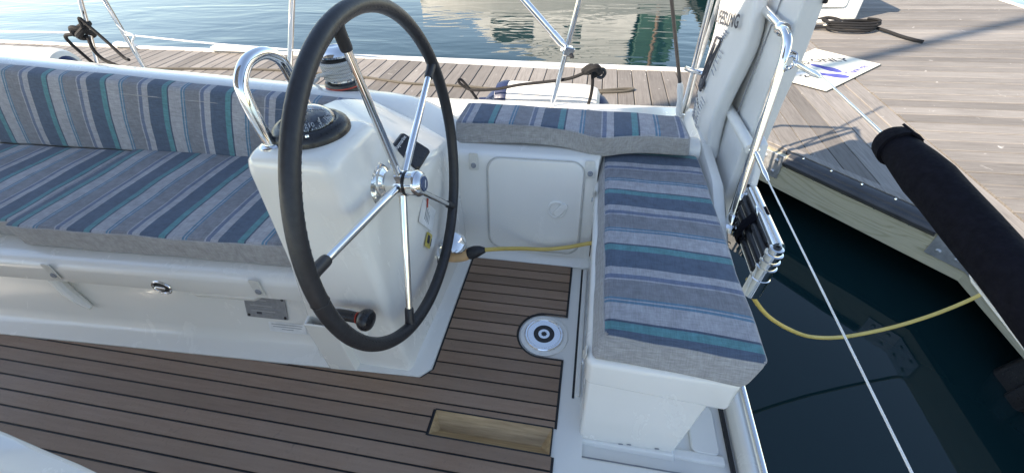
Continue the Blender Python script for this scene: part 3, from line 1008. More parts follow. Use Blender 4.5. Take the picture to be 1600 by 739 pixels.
# ---- compass ------------------------------------------------------------------
CC = V((-.707, .884, .881))
cmp_ = thing('compass', CC, 'black domed marine compass on top of the helm console', 'compass')
link('base_ring', lathe([(.098, -.004), (.098, .008), (.094, .018), (.084, .027), (.074, .030), (.068, .028), (.066, .015)], CC, n=48), 'black_plastic', cmp_)
link('bowl', lathe([(.067, .018), (.0, .016)], CC, n=40), 'black_plastic', cmp_)
card = link('card', lathe([(.054, .022), (.057, .025), (.050, .036), (.030, .040), (0, .041)], CC, n=40), 'black_plastic', cmp_)
for i in range(36):
    a = R_(10*i)
    d = V((math.cos(a), math.sin(a), 0))
    ln_ = .008 if i % 3 == 0 else .005
    link('tick', tube([CC+d*.0568+V((0, 0, .0262)), CC+d*(.0568-ln_*.5)+V((0, 0, .0262+ln_*.75))], .0008, 4), 'ink_white', card)
for i, tx in enumerate(('N', '30', '60', 'E', '120', '150', 'S', '210', '240', 'W', '300', '330')):
    a = R_(-54-(i-7)*30)
    d = V((math.cos(a), math.sin(a), 0))
    nn = (d*.80+V((0, 0, .60))).normalized()
    link('numeral', text_geo(tx, .0165, CC+d*.0500+V((0, 0, .0365)), V((-d.y, d.x, 0)), nn, .0014), 'ink_white', card)
link('lubber_line', tube([CC+V((.052, -.025, .027)), CC+V((.050, -.024, .052))], .0009, 5), 'ink_white', cmp_)
dome_prof = [(.068*math.cos(t), .022+.044*math.sin(t)) for t in [i*math.pi/2/12 for i in range(13)]]
inn = [(.0655*math.cos(t), .022+.0415*math.sin(t)) for t in [i*math.pi/2/12 for i in range(12, -1, -1)]]
link('dome', lathe(dome_prof+inn[1:]+[dome_prof[0]], CC, n=48), 'dome', cmp_)
for i in range(2):
    d = V((math.cos(R_(-62+i*180)), math.sin(R_(-62+i*180)), 0))
    link('screw', lathe([(.0055, 0), (.0045, .003), (0, .0035)], CC+d*.084+V((0, 0, .0255)), n=10), 'chrome', cmp_)

# ---- stainless guard bar --------------------------------------------------------
gb = thing('guard_bar', (-.77, .87, .88), 'curved stainless guard bar standing beside the compass', 'grab bar')
gp = smooth_path([(-.770, .800, .878), (-.775, .798, .93), (-.782, .802, 1.00), (-.786, .815, 1.035), (-.790, .860, 1.062), (-.793, .925, 1.062), (-.795, .975, 1.032), (-.797, .995, .98), (-.796, 1.004, .93), (-.793, 1.008, .872)], 6)
link('bar', tube(gp, .0150, 16), 'chrome', gb)
for p in ((-.770, .800, .880), (-.793, 1.008, .874)):
    link('foot', lathe([(.027, -.002), (.027, .003), (.023, .006), (.016, .0075)], p, n=28), 'chrome', gb)

# ---- instrument under its cover ----------------------------------------------
ic = thing('instrument_cover', (-.62, 1.19, .73), 'square black instrument cover with white lettering behind the spokes', 'instrument cover')
icn = V((.577, -.102, .81)).normalized(); icu = V((.815, .009, -.579))
icc = V((-.590, 1.163, .672))
link('cover', plate(icc, icu, icn, .115, .115, .022, .014, 5, .005), 'black_plastic', ic)
u_, v_, n_ = frame(icn, icu)
link('lettering', text_geo('Raymarine', .0185, icc-u_*.040+v_*.004+n_*.011, v_, n_, .0006), 'ink_white', ic)

# ---- throttle lever --------------------------------------------------------------
th = thing('throttle_lever', (-.73, .735, .30), 'black throttle lever with red ring and round knob beneath the wheel', 'lever')
link('pivot', lathe([(.026, 0), (.026, .010), (.022, .016), (.016, .020), (.016, .035)], (-.735, .726, .315), (0, -1, 0), 20), 'black_plastic', th)
tp = [V((-.735, .694, .345)), V((-.722, .690, .362)), V((-.700, .688, .372)), V((-.672, .687, .374)), V((-.640, .686, .372))]
link('arm', tube(smooth_path(tp, 4), [.012, .014, .016, .017, .018, .0185, .019, .019, .0185, .018, .0178, .0176, .0174, .0172, .0172, .017, .017], 14), 'black_plastic', th)
link('ring', lathe([(.0168, 0), (.0182, .001), (.0182, .003), (.0168, .004)], (-.6395, .686, .372), (1, 0, -.06), 20), 'red', th)
link('knob', lathe([(.016, 0), (.024, .004), (.031, .012), (.034, .022), (.0335, .032), (.028, .040), (.014, .0445), (0, .0455)], (-.632, .686, .3715), (1, -.10, -.06), 28), 'black_plastic', th)

# ---- stern seat ------------------------------------------------------------------
ss = thing('stern_locker', (.22, .9, -.04), 'white moulded stern locker seat with rounded lip under the striped cushion', 'locker')
link('box', hexa([(.060, .610, -.045), (.352, .612, -.045), (.058, 1.44, -.045), (.352, 1.44, -.045), (.056, .628, .300), (.392, .628, .300), (.056, 1.48, .300), (.392, 1.48, .300)]), 'gelcoat', ss, bevel=.012, seg=3)
link('seat_top', trilin(rbox(.40, .9, .11, .020, 4, 2, 3, 1), (.40, .9, .11), [(.050, .621, .288), (.432, .612, .262), (.050, 1.63, .288), (.432, 1.63, .268), (.048, .622, .400), (.436, .614, .396), (.048, 1.63, .400), (.436, 1.63, .396)]), 'gelcoat', ss)
link('foot_flange', hexa([(.050, .585, -.05), (.36, .585, -.05), (.05, .63, -.05), (.36, .63, -.05), (.056, .604, -.016), (.354, .606, -.02), (.056, .63, -.016), (.354, .63, -.02)]), 'gelcoat', ss, bevel=.006)
for xx in (.19, .215, .30):
    link('chip', plate((xx, .6105, -.012+.004*math.sin(xx*90)), (1, 0, .1), (0, -1, .1), .014, .004, .002, .0015, 2), 'ink_grey', ss)

# ---- cushions --------------------------------------------------------------------
def wob(amp, sc):
    def fn(q, u, w, t):
        nz = noise.noise(q*sc)
        return q+V((0, 0, amp*nz*(1 if t > .3 else .2)))
    return fn
def cushion(name, loc, label, corners, Ls, r, mat, cat='cushion', crown=.006, n=(16, 10, 2), whole=False, seedsc=7, extra=None):
    t = thing(name, loc, label, cat, None)
    def fn(q, u, w, tt):
        q = q+V((0, 0, crown*max(0,4*u*(1-u))**.6*max(0,4*w*(1-w))**.6*(tt > .5)))
        q += V((noise.noise(q*9), noise.noise(q*9+V((5, 2, 1))), noise.noise(q*seedsc+V((1, 7, 3)))))*.0042
        q += V((0, 0, noise.noise(V((q.x*4, q.y*4, 3.3)))*.004*(tt > .4)))
        return extra(q, u, w, tt) if extra else q
    g0 = rbox(*Ls, r, 4, *n)
    g = trilin(g0, Ls, corners, fn)
    if whole:
        link('striped_cover', g, mat, t, angle=180)
        return t
    a_, b_ = split_top(g0, g, Ls[2]/2-r*.42)
    link('striped_top', a_, mat, t, angle=180)
    link('side_band', b_, 'linen', t, angle=180)
    # sewn piping where top and band meet
    cnt = {}
    for q in a_[1]:
        for x0, x1 in zip(q, q[1:]+q[:1]):
            cnt[(min(x0, x1), max(x0, x1))] = cnt.get((min(x0, x1), max(x0, x1)), 0)+1
    nb_ = {}
    for (x0, x1), n_c in cnt.items():
        if n_c == 1: nb_.setdefault(x0, []).append(x1); nb_.setdefault(x1, []).append(x0)
    st_ = next(iter(nb_)); loop_ = [st_]; prev, cur = None, st_
    while True:
        nxt = [q for q in nb_[cur] if q != prev][0]
        if nxt == st_: break
        loop_.append(nxt); prev, cur = cur, nxt
    link('piping', tube([a_[0][q] for q in loop_], .0026, 6, closed=True), 'linen', t)
    return t
def welt(t, pts, r=.0032, closed=False):
    link('welt', tube(smooth_path(pts, 8, closed), r, 6, closed), 'linen', t)

# bench seat, aft piece (stripes run athwartships, repeat along the boat)
c1 = cushion('bench_seat_cushion', (-1.5, 1.1, .39), 'blue striped bench seat cushion next to the helm console',
    [(-2.105, .828, .354), (-.905, .868, .354), (-2.10, 1.405, .354), (-.915, 1.42, .354), (-2.10, .822, .462), (-.905, .866, .462), (-2.10, 1.40, .462), (-.915, 1.41, .462)],
    (1.20, .56, .105), .016, mat_stripes('stripes_seat', 0, .307, .052), n=(20, 10, 2))
c2 = cushion('bench_seat_cushion', (-2.9, 1.1, .39), 'blue striped bench seat cushion at the far left edge',
    [(-3.6, .83, .353), (-2.115, .872, .353), (-3.6, 1.39, .353), (-2.115, 1.405, .353), (-3.6, .80, .452), (-2.112, .856, .452), (-3.6, 1.385, .452), (-2.112, 1.40, .452)],
    (1.46, .56, .10), .018, mat_stripes('stripes_seat_fwd', 0, .307, .11), n=(20, 8, 2))
# backrest
def bk(q, u, w, t): return q+V((0, -.010*math.sin(math.pi*t), 0))
c3 = cushion('backrest_cushion', (-2.2, 1.45, .45), 'long blue striped backrest cushion against the coaming',
    [(-3.7, 1.375, .452), (-.935, 1.398, .452), (-3.7, 1.45, .452), (-.935, 1.46, .452), (-3.7, 1.445, .850), (-.945, 1.462, .690), (-3.7, 1.512, .862), (-.945, 1.522, .697)],
    (2.76, .07, .30), .014, mat_stripes('stripes_back', 0, .307, -.305, shear=.27), n=(34, 2, 6), whole=True, extra=bk)
link('seam', tube([(-3.6, 1.4385, .802), (-2.6, 1.4405, .742), (-1.8, 1.4445, .698), (-.95, 1.4495, .650)], .0022, 5), 'linen', c3)
# quarter cushion on the coaming corner
def qz(q, u, w, t):
    lip = .012*math.exp(-((q.x-.05)/.08)**2)+.014*math.exp(-((q.x+.56)/.06)**2)-.010*math.exp(-((q.x+.25)/.15)**2)
    dy = -.040*math.exp(-((q.x-.04)/.11)**2)-.012/(1+math.exp(-q.x/.03))
    return q+V((0, dy*(1-w)*(.6+.4*t), -lip*(1 if t < .5 else .35)*(1-w)))
c4 = cushion('quarter_cushion', (-.1, 1.68, .50), 'blue striped cushion on the coaming corner above the locker door',
    [(-.580, 1.578, .486), (.410, 1.575, .486), (-.575, 1.80, .490), (.395, 1.76, .490), (-.572, 1.602, .578), (.392, 1.560, .578), (-.560, 1.800, .580), (.372, 1.748, .578)],
    (.98, .22, .092), .015, mat_stripes('stripes_quarter', 0, .297, -.025), n=(30, 6, 2), extra=qz)
# stern seat cushion: stripes run fore and aft
c5 = cushion('stern_seat_cushion', (.26, 1.1, .40), 'blue striped cushion on the white stern seat',
    [(.055, .628, .398), (.434, .604, .392), (.055, 1.60, .402), (.435, 1.60, .400), (.088, .668, .470), (.482, .644, .468), (.075, 1.635, .468), (.456, 1.630, .466)],
    (.40, .95, .072), .020, mat_stripes('stripes_stern', 1, .305, -.424, shear=-.047, shax=0), n=(10, 20, 2), crown=.010)

# snap straps that hold the cushions
def snap(loc, u, n, label, w=.040, h=.075):
    t = thing('snap_strap', loc, label, 'strap', 'cushion snap straps')
    u_, v_, n_ = frame(n, u)
    link('tab', plate(V(loc)+n_*.003, u, n, w, h, .003, .006, 4, .001), 'strap', t)
    link('snap', lathe([(.0115, 0), (.0115, .003), (.008, .006), (.005, .004), (0, .004)], V(loc)+n_*.0045-v_*h*.22, n, 14), 'ink_grey', t)
bn = V((0, -.995, .05))
snap((-1.93, .7575, .312), (1, .05, 0), bn, 'beige snap strap at the left end of the bench seat cushion')
snap((-1.09, .7985, .312), (1, .05, 0), bn, 'beige snap strap under the bench seat cushion beside the console')
snap(lock(-.470, .452, .001), (1, 0, 0), ln, 'beige snap strap beside the wheel rim under the quarter cushion')
snap(lock(.022, .448, .001), (1, 0, .08), ln, 'beige snap strap between quarter cushion and stern cushion')
t_ = thing('snap_strap', (.047, .68, .36), 'beige snap strap hanging from the front of the stern seat cushion', 'strap', 'cushion snap straps')
link('tab', plate((.0445, .668, .372), (0, 1, .35), (-1, 0, .1), .03, .07, .003, .006, 4, .001), 'strap', t_)
link('snap', lathe([(.009, 0), (.009, .003), (.006, .005), (0, .0045)], (.042, .656, .348), (-1, 0, .1), 14), 'steel_dull', t_)
t_ = thing('snap_strap', (.047, 1.40, .41), 'beige snap strap at the outboard end of the stern seat cushion', 'strap', 'cushion snap straps')
link('tab', plate((.044, 1.40, .40), (0, 1, .6), (-1, 0, .1), .03, .085, .003, .006, 4, .001), 'strap', t_)
link('snap', lathe([(.009, 0), (.009, .003), (.006, .005), (0, .0045)], (.042, 1.385, .372), (-1, 0, .1), 14), 'steel_dull', t_)

# ---- fittings on the bench front ----------------------------------------------
lt = thing('courtesy_light', (-1.49, .776, .272), 'small oval chrome courtesy light under the bench cushion', 'light')
lu, lv, lnn = frame(bn, (1, .05, 0))
ring = [V((-1.49, .776, .272))+lu*(.038*math.cos(t))+lv*(.029*math.sin(t)) for t in [i*math.pi/12 for i in range(24)]]
link('bezel', tube(ring, .0045, 8, closed=True), 'chrome', lt)
link('lens', ([V((-1.49, .776, .272))+lnn*.001]+ring, [(0, i+1, (i+1) % 24+1) for i in range(24)]), 'black_plastic', lt)
link('hood', trilin(rbox(.04, .02, .014, .006, 3, 1, 1, 1), (.04, .02, .014), [V((-1.49, .776, .272))+lu*a_+lnn*b_+lv*c_ for c_ in (-.004, .010) for b_ in (-.002, .010) for a_ in (-.02, .02)]), 'chrome', lt)
rn = V((0.02, -.928, .371)).normalized()
def rz_(x_, z_, off=0.0):
    f_ = FY(x_); yy = f_+.085+(z_-.075)*(.067/.167)
    return V((x_, yy, z_))+rn*off
bp = thing('builder_plate', rz_(-1.135, .175), 'dark engraved metal plate screwed to the bench front', 'plate')
link('plate', plate(rz_(-1.135, .175, .003), (1, .05, 0), rn, .172, .094, .003, .004, 3, .0008), 'plate', bp)
pu, pv, pn = frame(rn, (1, .05, 0))
pc = rz_(-1.135, .175, .0046)
for sx_ in (-1, 1):
    for sy_ in (-1, 1):
        link('rivet', lathe([(.006, 0), (.005, .002), (0, .0025)], pc+pu*sx_*.076+pv*sy_*.038, pn, 10), 'black_plastic', bp)
for i in range(6):
    wd = (.07, .11, .09, .12, .10, .06)[i]
    link('engraved_line', plate(pc+pv*(.028-.0115*i)+pu*(-.062+wd/2), pu, pn, wd, .0035, .0006, .001, 1), 'ink_grey' if i % 2 else simple('pale_engraving', (.42, .42, .43), .4, .4), bp)
link('engraved_mark', plate(pc-pu*.042+pv*.030, pu, pn, .012, .012, .0008, .003, 2), 'ink', bp)
link('engraved_mark', plate(pc-pu*.030-pv*.026, pu, pn, .022, .010, .0008, .002, 2), 'ink', bp)
sk = thing('sticker', rz_(-1.06, .098), 'small white printed sticker below the engraved plate', 'sticker')
link('paper', plate(rz_(-1.06, .098, .0015), (1, .05, 0), rn, .155, .042, .001, .002, 2), 'sticker', sk)
for i in range(3):
    wd = (.13, .12, .05)[i]
    link('print_line', plate(rz_(-1.06, .098, .0025)+pv*(.012-.010*i), pu, pn, wd, .0022, .0005, .0008, 1), 'ink_grey', sk)

# ---- winch ------------------------------------------------------------------------
WN = V((-1.075, 1.655, .672))
wi = thing('winch', WN, 'chrome topped sheet winch wound with grey rope on the coaming', 'winch')
link('base', lathe([(.086, -.02), (.086, .012), (.083, .018), (.080, .030), (.080, .044), (.076, .050), (.060, .052)], WN, n=40), 'black_plastic', wi)
link('red_line', lathe([(.0805, .031), (.0818, .033), (.0818, .035), (.0805, .037)], WN, n=40), 'red', wi)
link('drum', lathe([(.058, .05), (.056, .07), (.056, .12), (.060, .135)], WN, n=32), 'chrome', wi)
link('jaw', lathe([(.054, .128), (.066, .131), (.068, .146), (.060, .150), (.055, .156)], WN, n=36), 'black_plastic', wi)
link('crown', lathe([(.055, .150), (.069, .154), (.071, .162), (.064, .176), (.046, .186), (.026, .189), (.020, .186), (.010, .184), (0, .184)], WN, n=40), 'chrome', wi)
wr = thing('winch_rope', WN+V((0, 0, .05)), 'grey rope wrapped in turns round the winch drum', 'rope')
hel = []
for i in range(5*28+1):
    t = i/28
    a = 2*math.pi*t
    rr = .0655+.0015*math.sin(3.1*t)+(.004 if t > 3.6 else 0)
    hel.append(WN+V((rr*math.cos(a), rr*math.sin(a), .060+.0145*t)))
hel += smooth_path([hel[-1], WN+V((.070, -.02, .118)), WN+V((-.02, -.078, .100)), WN+V((-.10, -.02, .07)), WN+V((-.16, .05, .03)), WN+V((-.26, .12, -.03))], 6)[1:]
link('turns', tube(hel, .0085, 8), 'winch_rope', wr)

# ---- pushpit: posts, top rail, mid rail, all one welded frame ----------------------
pp = thing('pushpit', (.45, 2.1, .42), 'stainless stern rail frame carrying the white bags', 'rail')
TUBE = .0135
link('aft_post', tube(smooth_path([(.547, 1.305, .36), (.556, 1.365, .60), (.566, 1.425, .86), (.569, 1.445, .93), (.570, 1.475, .962), (.571, 1.54, .972), (.571, 1.70, .978), (.568, 1.90, .984)], 6), TUBE, 14), 'chrome', pp)
link('quarter_post', tube([(.478, 2.2, .36), (.482, 2.2, .60), (.486, 2.2, 1.10)], TUBE, 14), 'chrome', pp)
link('side_post', tube([(-.215, 2.2, .38), (-.170, 2.2, .58), (-.090, 2.2, .94), (-.05, 2.2, 1.12)], TUBE, 14), 'chrome', pp)
link('top_rail', tube(smooth_path([(.568, 1.90, .984), (.560, 2.05, .995), (.535, 2.15, 1.02), (.486, 2.2, 1.08), (.40, 2.21, 1.11), (.0, 2.2, 1.12), (-.05, 2.2, 1.12)], 6), TUBE, 14), 'chrome', pp)
link('inner_stay', tube(smooth_path([(.545, 2.28, 1.05), (.535, 2.30, .80), (.525, 2.30, .66), (.515, 2.28, .58), (.51, 2.25, .36)], 5), .010, 10), 'steel_dull', pp)
link('mid_rail', tube(smooth_path([(.440, 2.19, .625), (.48, 2.19, .612), (.53, 2.18, .605), (.60, 2.15, .60)], 4), .011, 10), 'chrome', pp)
link('post_foot', lathe([(.030, 0), (.030, .008), (.020, .018), (.018, .05), (.0145, .055)], (.546, 1.303, .352), (.03, .2, 1), 20), 'chrome', pp)
link('rail_clamp', lathe([(.020, -.016), (.021, -.012), (.021, .012), (.020, .016)], (.570, 1.535, .972), (0, 1, 0), 18), 'chrome', pp)
link('eye', tube([V((.588+.012*math.cos(t), 1.436, .905+.016*math.sin(t))) for t in [i*math.pi/8 for i in range(16)]], .0035, 6, closed=True), 'chrome', pp)

br_ = thing('brace_tube', (-.14, 2.2, .70), 'slanting stainless brace clamped to the rail post beyond the fender', 'brace')
link('tube', tube([(-.155, 2.195, .715), (-.37, 2.18, .94), (-.80, 2.15, 1.38)], .0165, 14), 'chrome', br_)
link('sleeve', tube([(-.170, 2.194, .730), (-.215, 2.191, .777)], .0195, 14), 'chrome', br_)
link('clamp', plate((-.132, 2.188, .695), (.25, 0, 1), (.2, -1, 0), .045, .055, .035, .008, 3, .004), 'chrome', br_)
link('pin', rod((-.165, 2.17, .708), (-.145, 2.20, .694), .008, 10), 'steel_dull', br_)
link('clamp_knob', lathe([(.011, 0), (.012, .010), (.009, .016), (0, .017)], (-.115, 2.17, .682), (.3, -.4, -1), 14), 'black_plastic', br_)

# ---- stanchions and lifelines along the side ---------------------------------------
def stanchion(b_, t_, label, r=.0125):
    t = thing('stanchion', b_, label, 'stanchion', 'stanchions along the side deck')
    link('post', rod(b_, t_, r, 12), 'chrome', t)
    link('socket', lathe([(.028, 0), (.028, .006), (.018, .012), (.017, .05), (.0135, .055)], b_, V(t_)-V(b_), 16), 'chrome', t)
stanchion((-3.20, 2.2, .40), (-2.86, 2.2, 1.08), 'leaning stanchion at the upper left wrapped with black rope')
stanchion((-2.78, 2.2, .40), (-2.77, 2.2, 1.06), 'upright stanchion at the upper left where the white lifeline ends')
stanchion((-1.83, 2.2, .40), (-1.50, 2.2, 1.10), 'stanchion seen just left of the wheel rim', .0145)
def wire(name, pts, r, mat, label, cat='lifeline', group=None):
    t = thing(name, pts[0], label, cat, group)
    link('wire', tube(smooth_path(pts, 5), r, 8), mat, t)
    return t
w1 = wire('lifeline', [(-2.775, 2.195, .742), (-2.2, 2.195, .70), (-1.71, 2.195, .674), (-.96, 2.195, .632), (-.165, 2.195, .606)], .0048, 'white_wire', 'white coated lifeline running behind the wheel to the fender post')
link('end_loop', tube(smooth_path([(-2.775, 2.19, .80), (-2.75, 2.19, .76), (-2.70, 2.19, .738), (-2.74, 2.19, .70), (-2.76, 2.19, .62)], 4), .005, 6), 'white_wire', w1)
w2 = wire('lifeline', [(-5.0, 2.195, .77), (-3.9, 2.195, .752), (-3.055, 2.195, .748)], .0055, 'white_wire', 'white lifeline at the upper left corner ending in black rope')

# black rope made fast round the leaning stanchion
kn = thing('black_rope_tie', (-3.03, 2.19, .75), 'black rope knotted round the leaning stanchion at upper left', 'rope')
link('knot', tube(smooth_path([(-3.10, 2.17, .745), (-3.06, 2.15, .785), (-3.01, 2.17, .765), (-3.03, 2.22, .735), (-3.08, 2.20, .72), (-3.05, 2.15, .745), (-2.99, 2.16, .78), (-3.00, 2.21, .80), (-3.06, 2.20, .78), (-3.09, 2.16, .755)], 5), .017, 8), 'black_rope', kn)
link('hanging_end', tube(smooth_path([(-3.10, 2.16, .75), (-3.16, 2.16, .74), (-3.18, 2.17, .70), (-3.14, 2.18, .60), (-3.08, 2.18, .50), (-3.03, 2.18, .40)], 5), .010, 8), 'black_rope', kn)
link('hanging_loop', tube(smooth_path([(-2.98, 2.15, .79), (-2.96, 2.15, .84), (-2.93, 2.15, .80), (-2.86, 2.14, .72), (-2.78, 2.12, .635), (-2.74, 2.11, .625)], 5), .009, 8), 'black_rope', kn)
link('second_end', tube(smooth_path([(-3.00, 2.16, .74), (-2.995, 2.14, .67), (-2.97, 2.14, .615), (-2.90, 2.14, .58), (-2.82, 2.14, .55), (-2.80, 2.14, .50), (-2.82, 2.14, .42)], 5), .010, 8), 'black_rope', kn)

# ---- fenders ------------------------------------------------------------------------
def fender(c, ln_f, r, label, navy_side):
    t = thing('fender', c, label, 'fender', 'white boat fenders')
    h = ln_f/2
    body = [(r*.62, -h), (r*.86, -h+.02), (r*.97, -h+.06), (r, -h+.11), (r*1.0, h-.11), (r*.97, h-.06), (r*.86, h-.02), (r*.62, h)]
    link('body', lathe(body, c, (1, 0, -.02), 36), 'fender', t)
    for s in (-1, 1):
        link('end_cap', lathe([(r*.64, 0), (r*.52, .03), (r*.30, .055), (.030, .065), (.026, .11), (0, .112)], V(c)+V((s*(h-.002), 0, -.02*s*h)), (s, 0, -.02*s), 24), 'navy', t)
    if navy_side:
        link('cloth_sock', lathe([(r*.90, -h+.012), (r*1.005, -h+.05), (r*1.02, -h+.075), (r*1.012, -h+.082)], c, (1, 0, -.02), 36), 'navy', t)
fender((-.270, 2.47, .285), .64, .135, 'scuffed white fender lying behind the quarter cushion', True)
fender((-4.22, 2.50, .42), .80, .14, 'sunlit cream fender at the far left behind the coaming', False)
fr_ = thing('fender_line', (.03, 2.2, .58), 'black fender line knotted on a fitting beside the rail post', 'rope')
link('knot', tube(smooth_path([(-.05, 2.18, .600), (-.02, 2.16, .628), (.02, 2.18, .612), (.01, 2.22, .590), (-.04, 2.21, .588), (-.03, 2.16, .61), (.01, 2.15, .632), (.03, 2.18, .600), (.0, 2.2, .575)], 5), .017, 8), 'black_rope', fr_)
link('hook', tube(smooth_path([(.01, 2.19, .60), (.045, 2.18, .615), (.058, 2.18, .595), (.045, 2.18, .572), (.02, 2.18, .575)], 4), .008, 8), 'black_plastic', fr_)
link('line', tube(smooth_path([(-.03, 2.18, .60), (-.12, 2.20, .555), (-.25, 2.24, .518), (-.40, 2.26, .49), (-.53, 2.28, .455), (-.66, 2.30, .435), (-.72, 2.31, .44), (-.765, 2.31, .475), (-.75, 2.31, .49), (-.70, 2.31, .43), (-.66, 2.32, .36)], 6), .0085, 8), 'black_rope', fr_)
link('drop', tube(smooth_path([(-.005, 2.19, .59), (.0, 2.20, .52), (-.005, 2.24, .44), (-.02, 2.28, .36)], 5), .0085, 8), 'black_rope', fr_)

# ---- backstay ------------------------------------------------------------------------
bs = thing('backstay', (.455, 2.12, .42), 'black backstay with white turnbuckle rising beside the rail post', 'stay')
link('wire', rod((.420, 2.12, .57), (.05, 2.12, 1.75), .0085, 10), 'black_stay', bs)
link('turnbuckle', tube([(.452, 2.12, .40), (.444, 2.12, .44), (.436, 2.12, .50), (.425, 2.12, .555), (.418, 2.12, .58)], [.012, .017, .014, .016, .010], 12), 'white_paint', bs)
link('chain_plate', plate((.455, 2.12, .39), (1, 0, 0), (0, -1, 0), .05, .06, .012, .01, 3), 'chrome', bs)

# ---- bags on the stern rail -------------------------------------------------------------
def pillow(name, loc, label, corners, Ls, r, bulge, mat, cat='bag', nf=None):
    t = thing(name, loc, label, cat)
    def fn(q, u, w, tt):
        b_ = bulge*max(0,math.sin(math.pi*w))**.7*max(0,math.sin(math.pi*tt))**.7*(1 if u > .5 else -1)
        q = q+V((b_, 0, 0))
        q += V((noise.noise(q*7), noise.noise(q*7+V((3, 1, 0))), noise.noise(q*7+V((0, 4, 2)))))*.006
        return nf(q, u, w, tt) if nf else q
    g = trilin(rbox(*Ls, r, 3, 3, 10, 12), Ls, corners, fn)
    link('cloth', g, mat, t, angle=180)
    return t
# rescue sling bag, printed face towards the cockpit
def wavy(q, u, w, t):
    return q+V((-.02*math.sin(t*5.2+.6)*(1-w), .025*math.sin(t*6.0)*(1-w), 0))
bagA = pillow('rescue_sling_bag', (.53, 1.9, .4), 'white printed rescue sling bag hanging on the stern rail', 
    [(.520, 1.685, .400), (.580, 1.70, .40), (.515, 2.12, .365), (.575, 2.12, .37), (.508, 1.755, 1.03), (.562, 1.765, 1.03), (.508, 2.14, .985), (.562, 2.14, .985)],
    (.06, .40, .62), .02, .016, 'white_vinyl', nf=wavy)
bu, bv, bnn = frame((-1, -.03, .02), (.0, -1, .06))
def bag_pt(y_, z_): 
    w = (y_-1.72)/.41; t = (z_-.39)/.62
    x_ = .512-.016*max(0, math.sin(math.pi*max(0, min(1, w))))**.7*max(0, math.sin(math.pi*max(0, min(1, t))))**.7-.02*math.sin(t*5.2+.6)*(1-w)
    return V((x_-.010, y_, z_))
def ink_line(p, q, r=.0022, nm='print_line', mat='ink'):
    a_, b_ = bag_pt(*p), bag_pt(*q)
    mids = [bag_pt(p[0]+(q[0]-p[0])*k_/4, p[1]+(q[1]-p[1])*k_/4) for k_ in range(5)]
    link(nm, tube(mids, r*1.45, 4), mat, bagA)
gt = text_geo('LIFESLING', .066, bag_pt(1.93, .905), (0, -1, .16), (-1, -.05, .03), .002, bold=.02)
gt = ([V((bag_pt(q.y, q.z).x-.003+(q.x-bag_pt(1.93, .905).x)*.1, q.y, q.z)) for q in gt[0]], gt[1])
link('lettering', gt, 'ink', bagA)
rect = [(1.985, .825), (1.915, .835), (1.955, .62), (2.025, .62)]
for p, q in zip(rect, rect[1:]+rect[:1]): ink_line(p, q, .0034)
ink_line((1.975, .80), (1.965, .65), .0024); ink_line((1.925, .81), (2.01, .64), .0024)
for i in range(4): ink_line((1.955+.002*i, .640-.012*i), (2.026+.002*i, .638-.012*i), .0045)
for i in range(6): ink_line((1.90-.004*(i % 2), .60-.017*i), (1.835+.008*i, .603-.017*i), .0018, mat='ink_grey')
for i in range(4): ink_line((1.93, .87-.012*i), (1.87+.01*i, .868-.012*i), .0016, mat='ink_grey')
for i in range(5): ink_line((1.895, .80-.02*i), (1.845+.006*(i % 3), .80-.022*i), .0016, mat='ink_grey')
for i in range(6): ink_line((2.05-.006*i, .535-.014*i), (1.985-.004*i, .536-.014*i), .0017, mat='ink_grey')
for i in range(5): ink_line((1.92-.006*i, .50-.016*i), (1.87-.004*i, .505-.016*i), .0017, mat='ink_grey')
for i in range(5):
    p = bag_pt(2.04-.032*i, .565-.004*i)
    link('print_mark', plate(p, (0, 1, .3), (-1, 0, 0), .012+.006*(i % 2), .008, .002, .002, 2), 'ink', bagA)
# tall white cover behind it
bagB = pillow('white_cover', (.66, 1.8, .55), 'tall plain white fabric cover behind the stern rail post',
    [(.605, 1.560, .535), (.70, 1.620, .515), (.605, 2.10, .54), (.70, 2.10, .54), (.600, 1.520, 1.16), (.70, 1.615, 1.16), (.600, 2.10, 1.17), (.70, 2.10, 1.17)],
    (.10, .60, .60), .02, .008, 'white_vinyl', cat='cover')
link('seam', tube([(.5935, 1.68, 1.12), (.5900, 1.70, .88), (.5915, 1.74, .60)], .0025, 5), 'ink_grey', bagB)
link('strap', tube(smooth_path([(.685, 1.595, 1.16), (.685, 1.592, 1.09), (.69, 1.60, 1.03)], 4), .007, 6), 'black_plastic', bagB)
# white board below, rolled top edge
wb = thing('white_board', (.59, 1.62, .3), 'white board with rolled top edge leaning below the rescue bag', 'board')
link('panel', trilin(rbox(.03, .36, .36, .008, 2, 1, 4, 4), (.03, .36, .36), [(.560, 1.48, .245), (.60, 1.48, .245), (.560, 1.80, .235), (.60, 1.80, .235), (.566, 1.50, .590), (.596, 1.50, .590), (.566, 1.87, .575), (.596, 1.87, .575)]), 'white_vinyl', wb)
link('rolled_edge', rod((.575, 1.44, .602), (.575, 1.885, .588), .020, 16), 'white_paint', wb)
link('end_flap', trilin(rbox(.03, .14, .22, .010, 2, 1, 3, 3), (.03, .14, .22), [(.61, 1.375, .37), (.632, 1.385, .37), (.61, 1.49, .35), (.635, 1.49, .35), (.605, 1.455, .615), (.640, 1.475, .610), (.605, 1.54, .61), (.645, 1.54, .61)]), 'white_vinyl', wb)

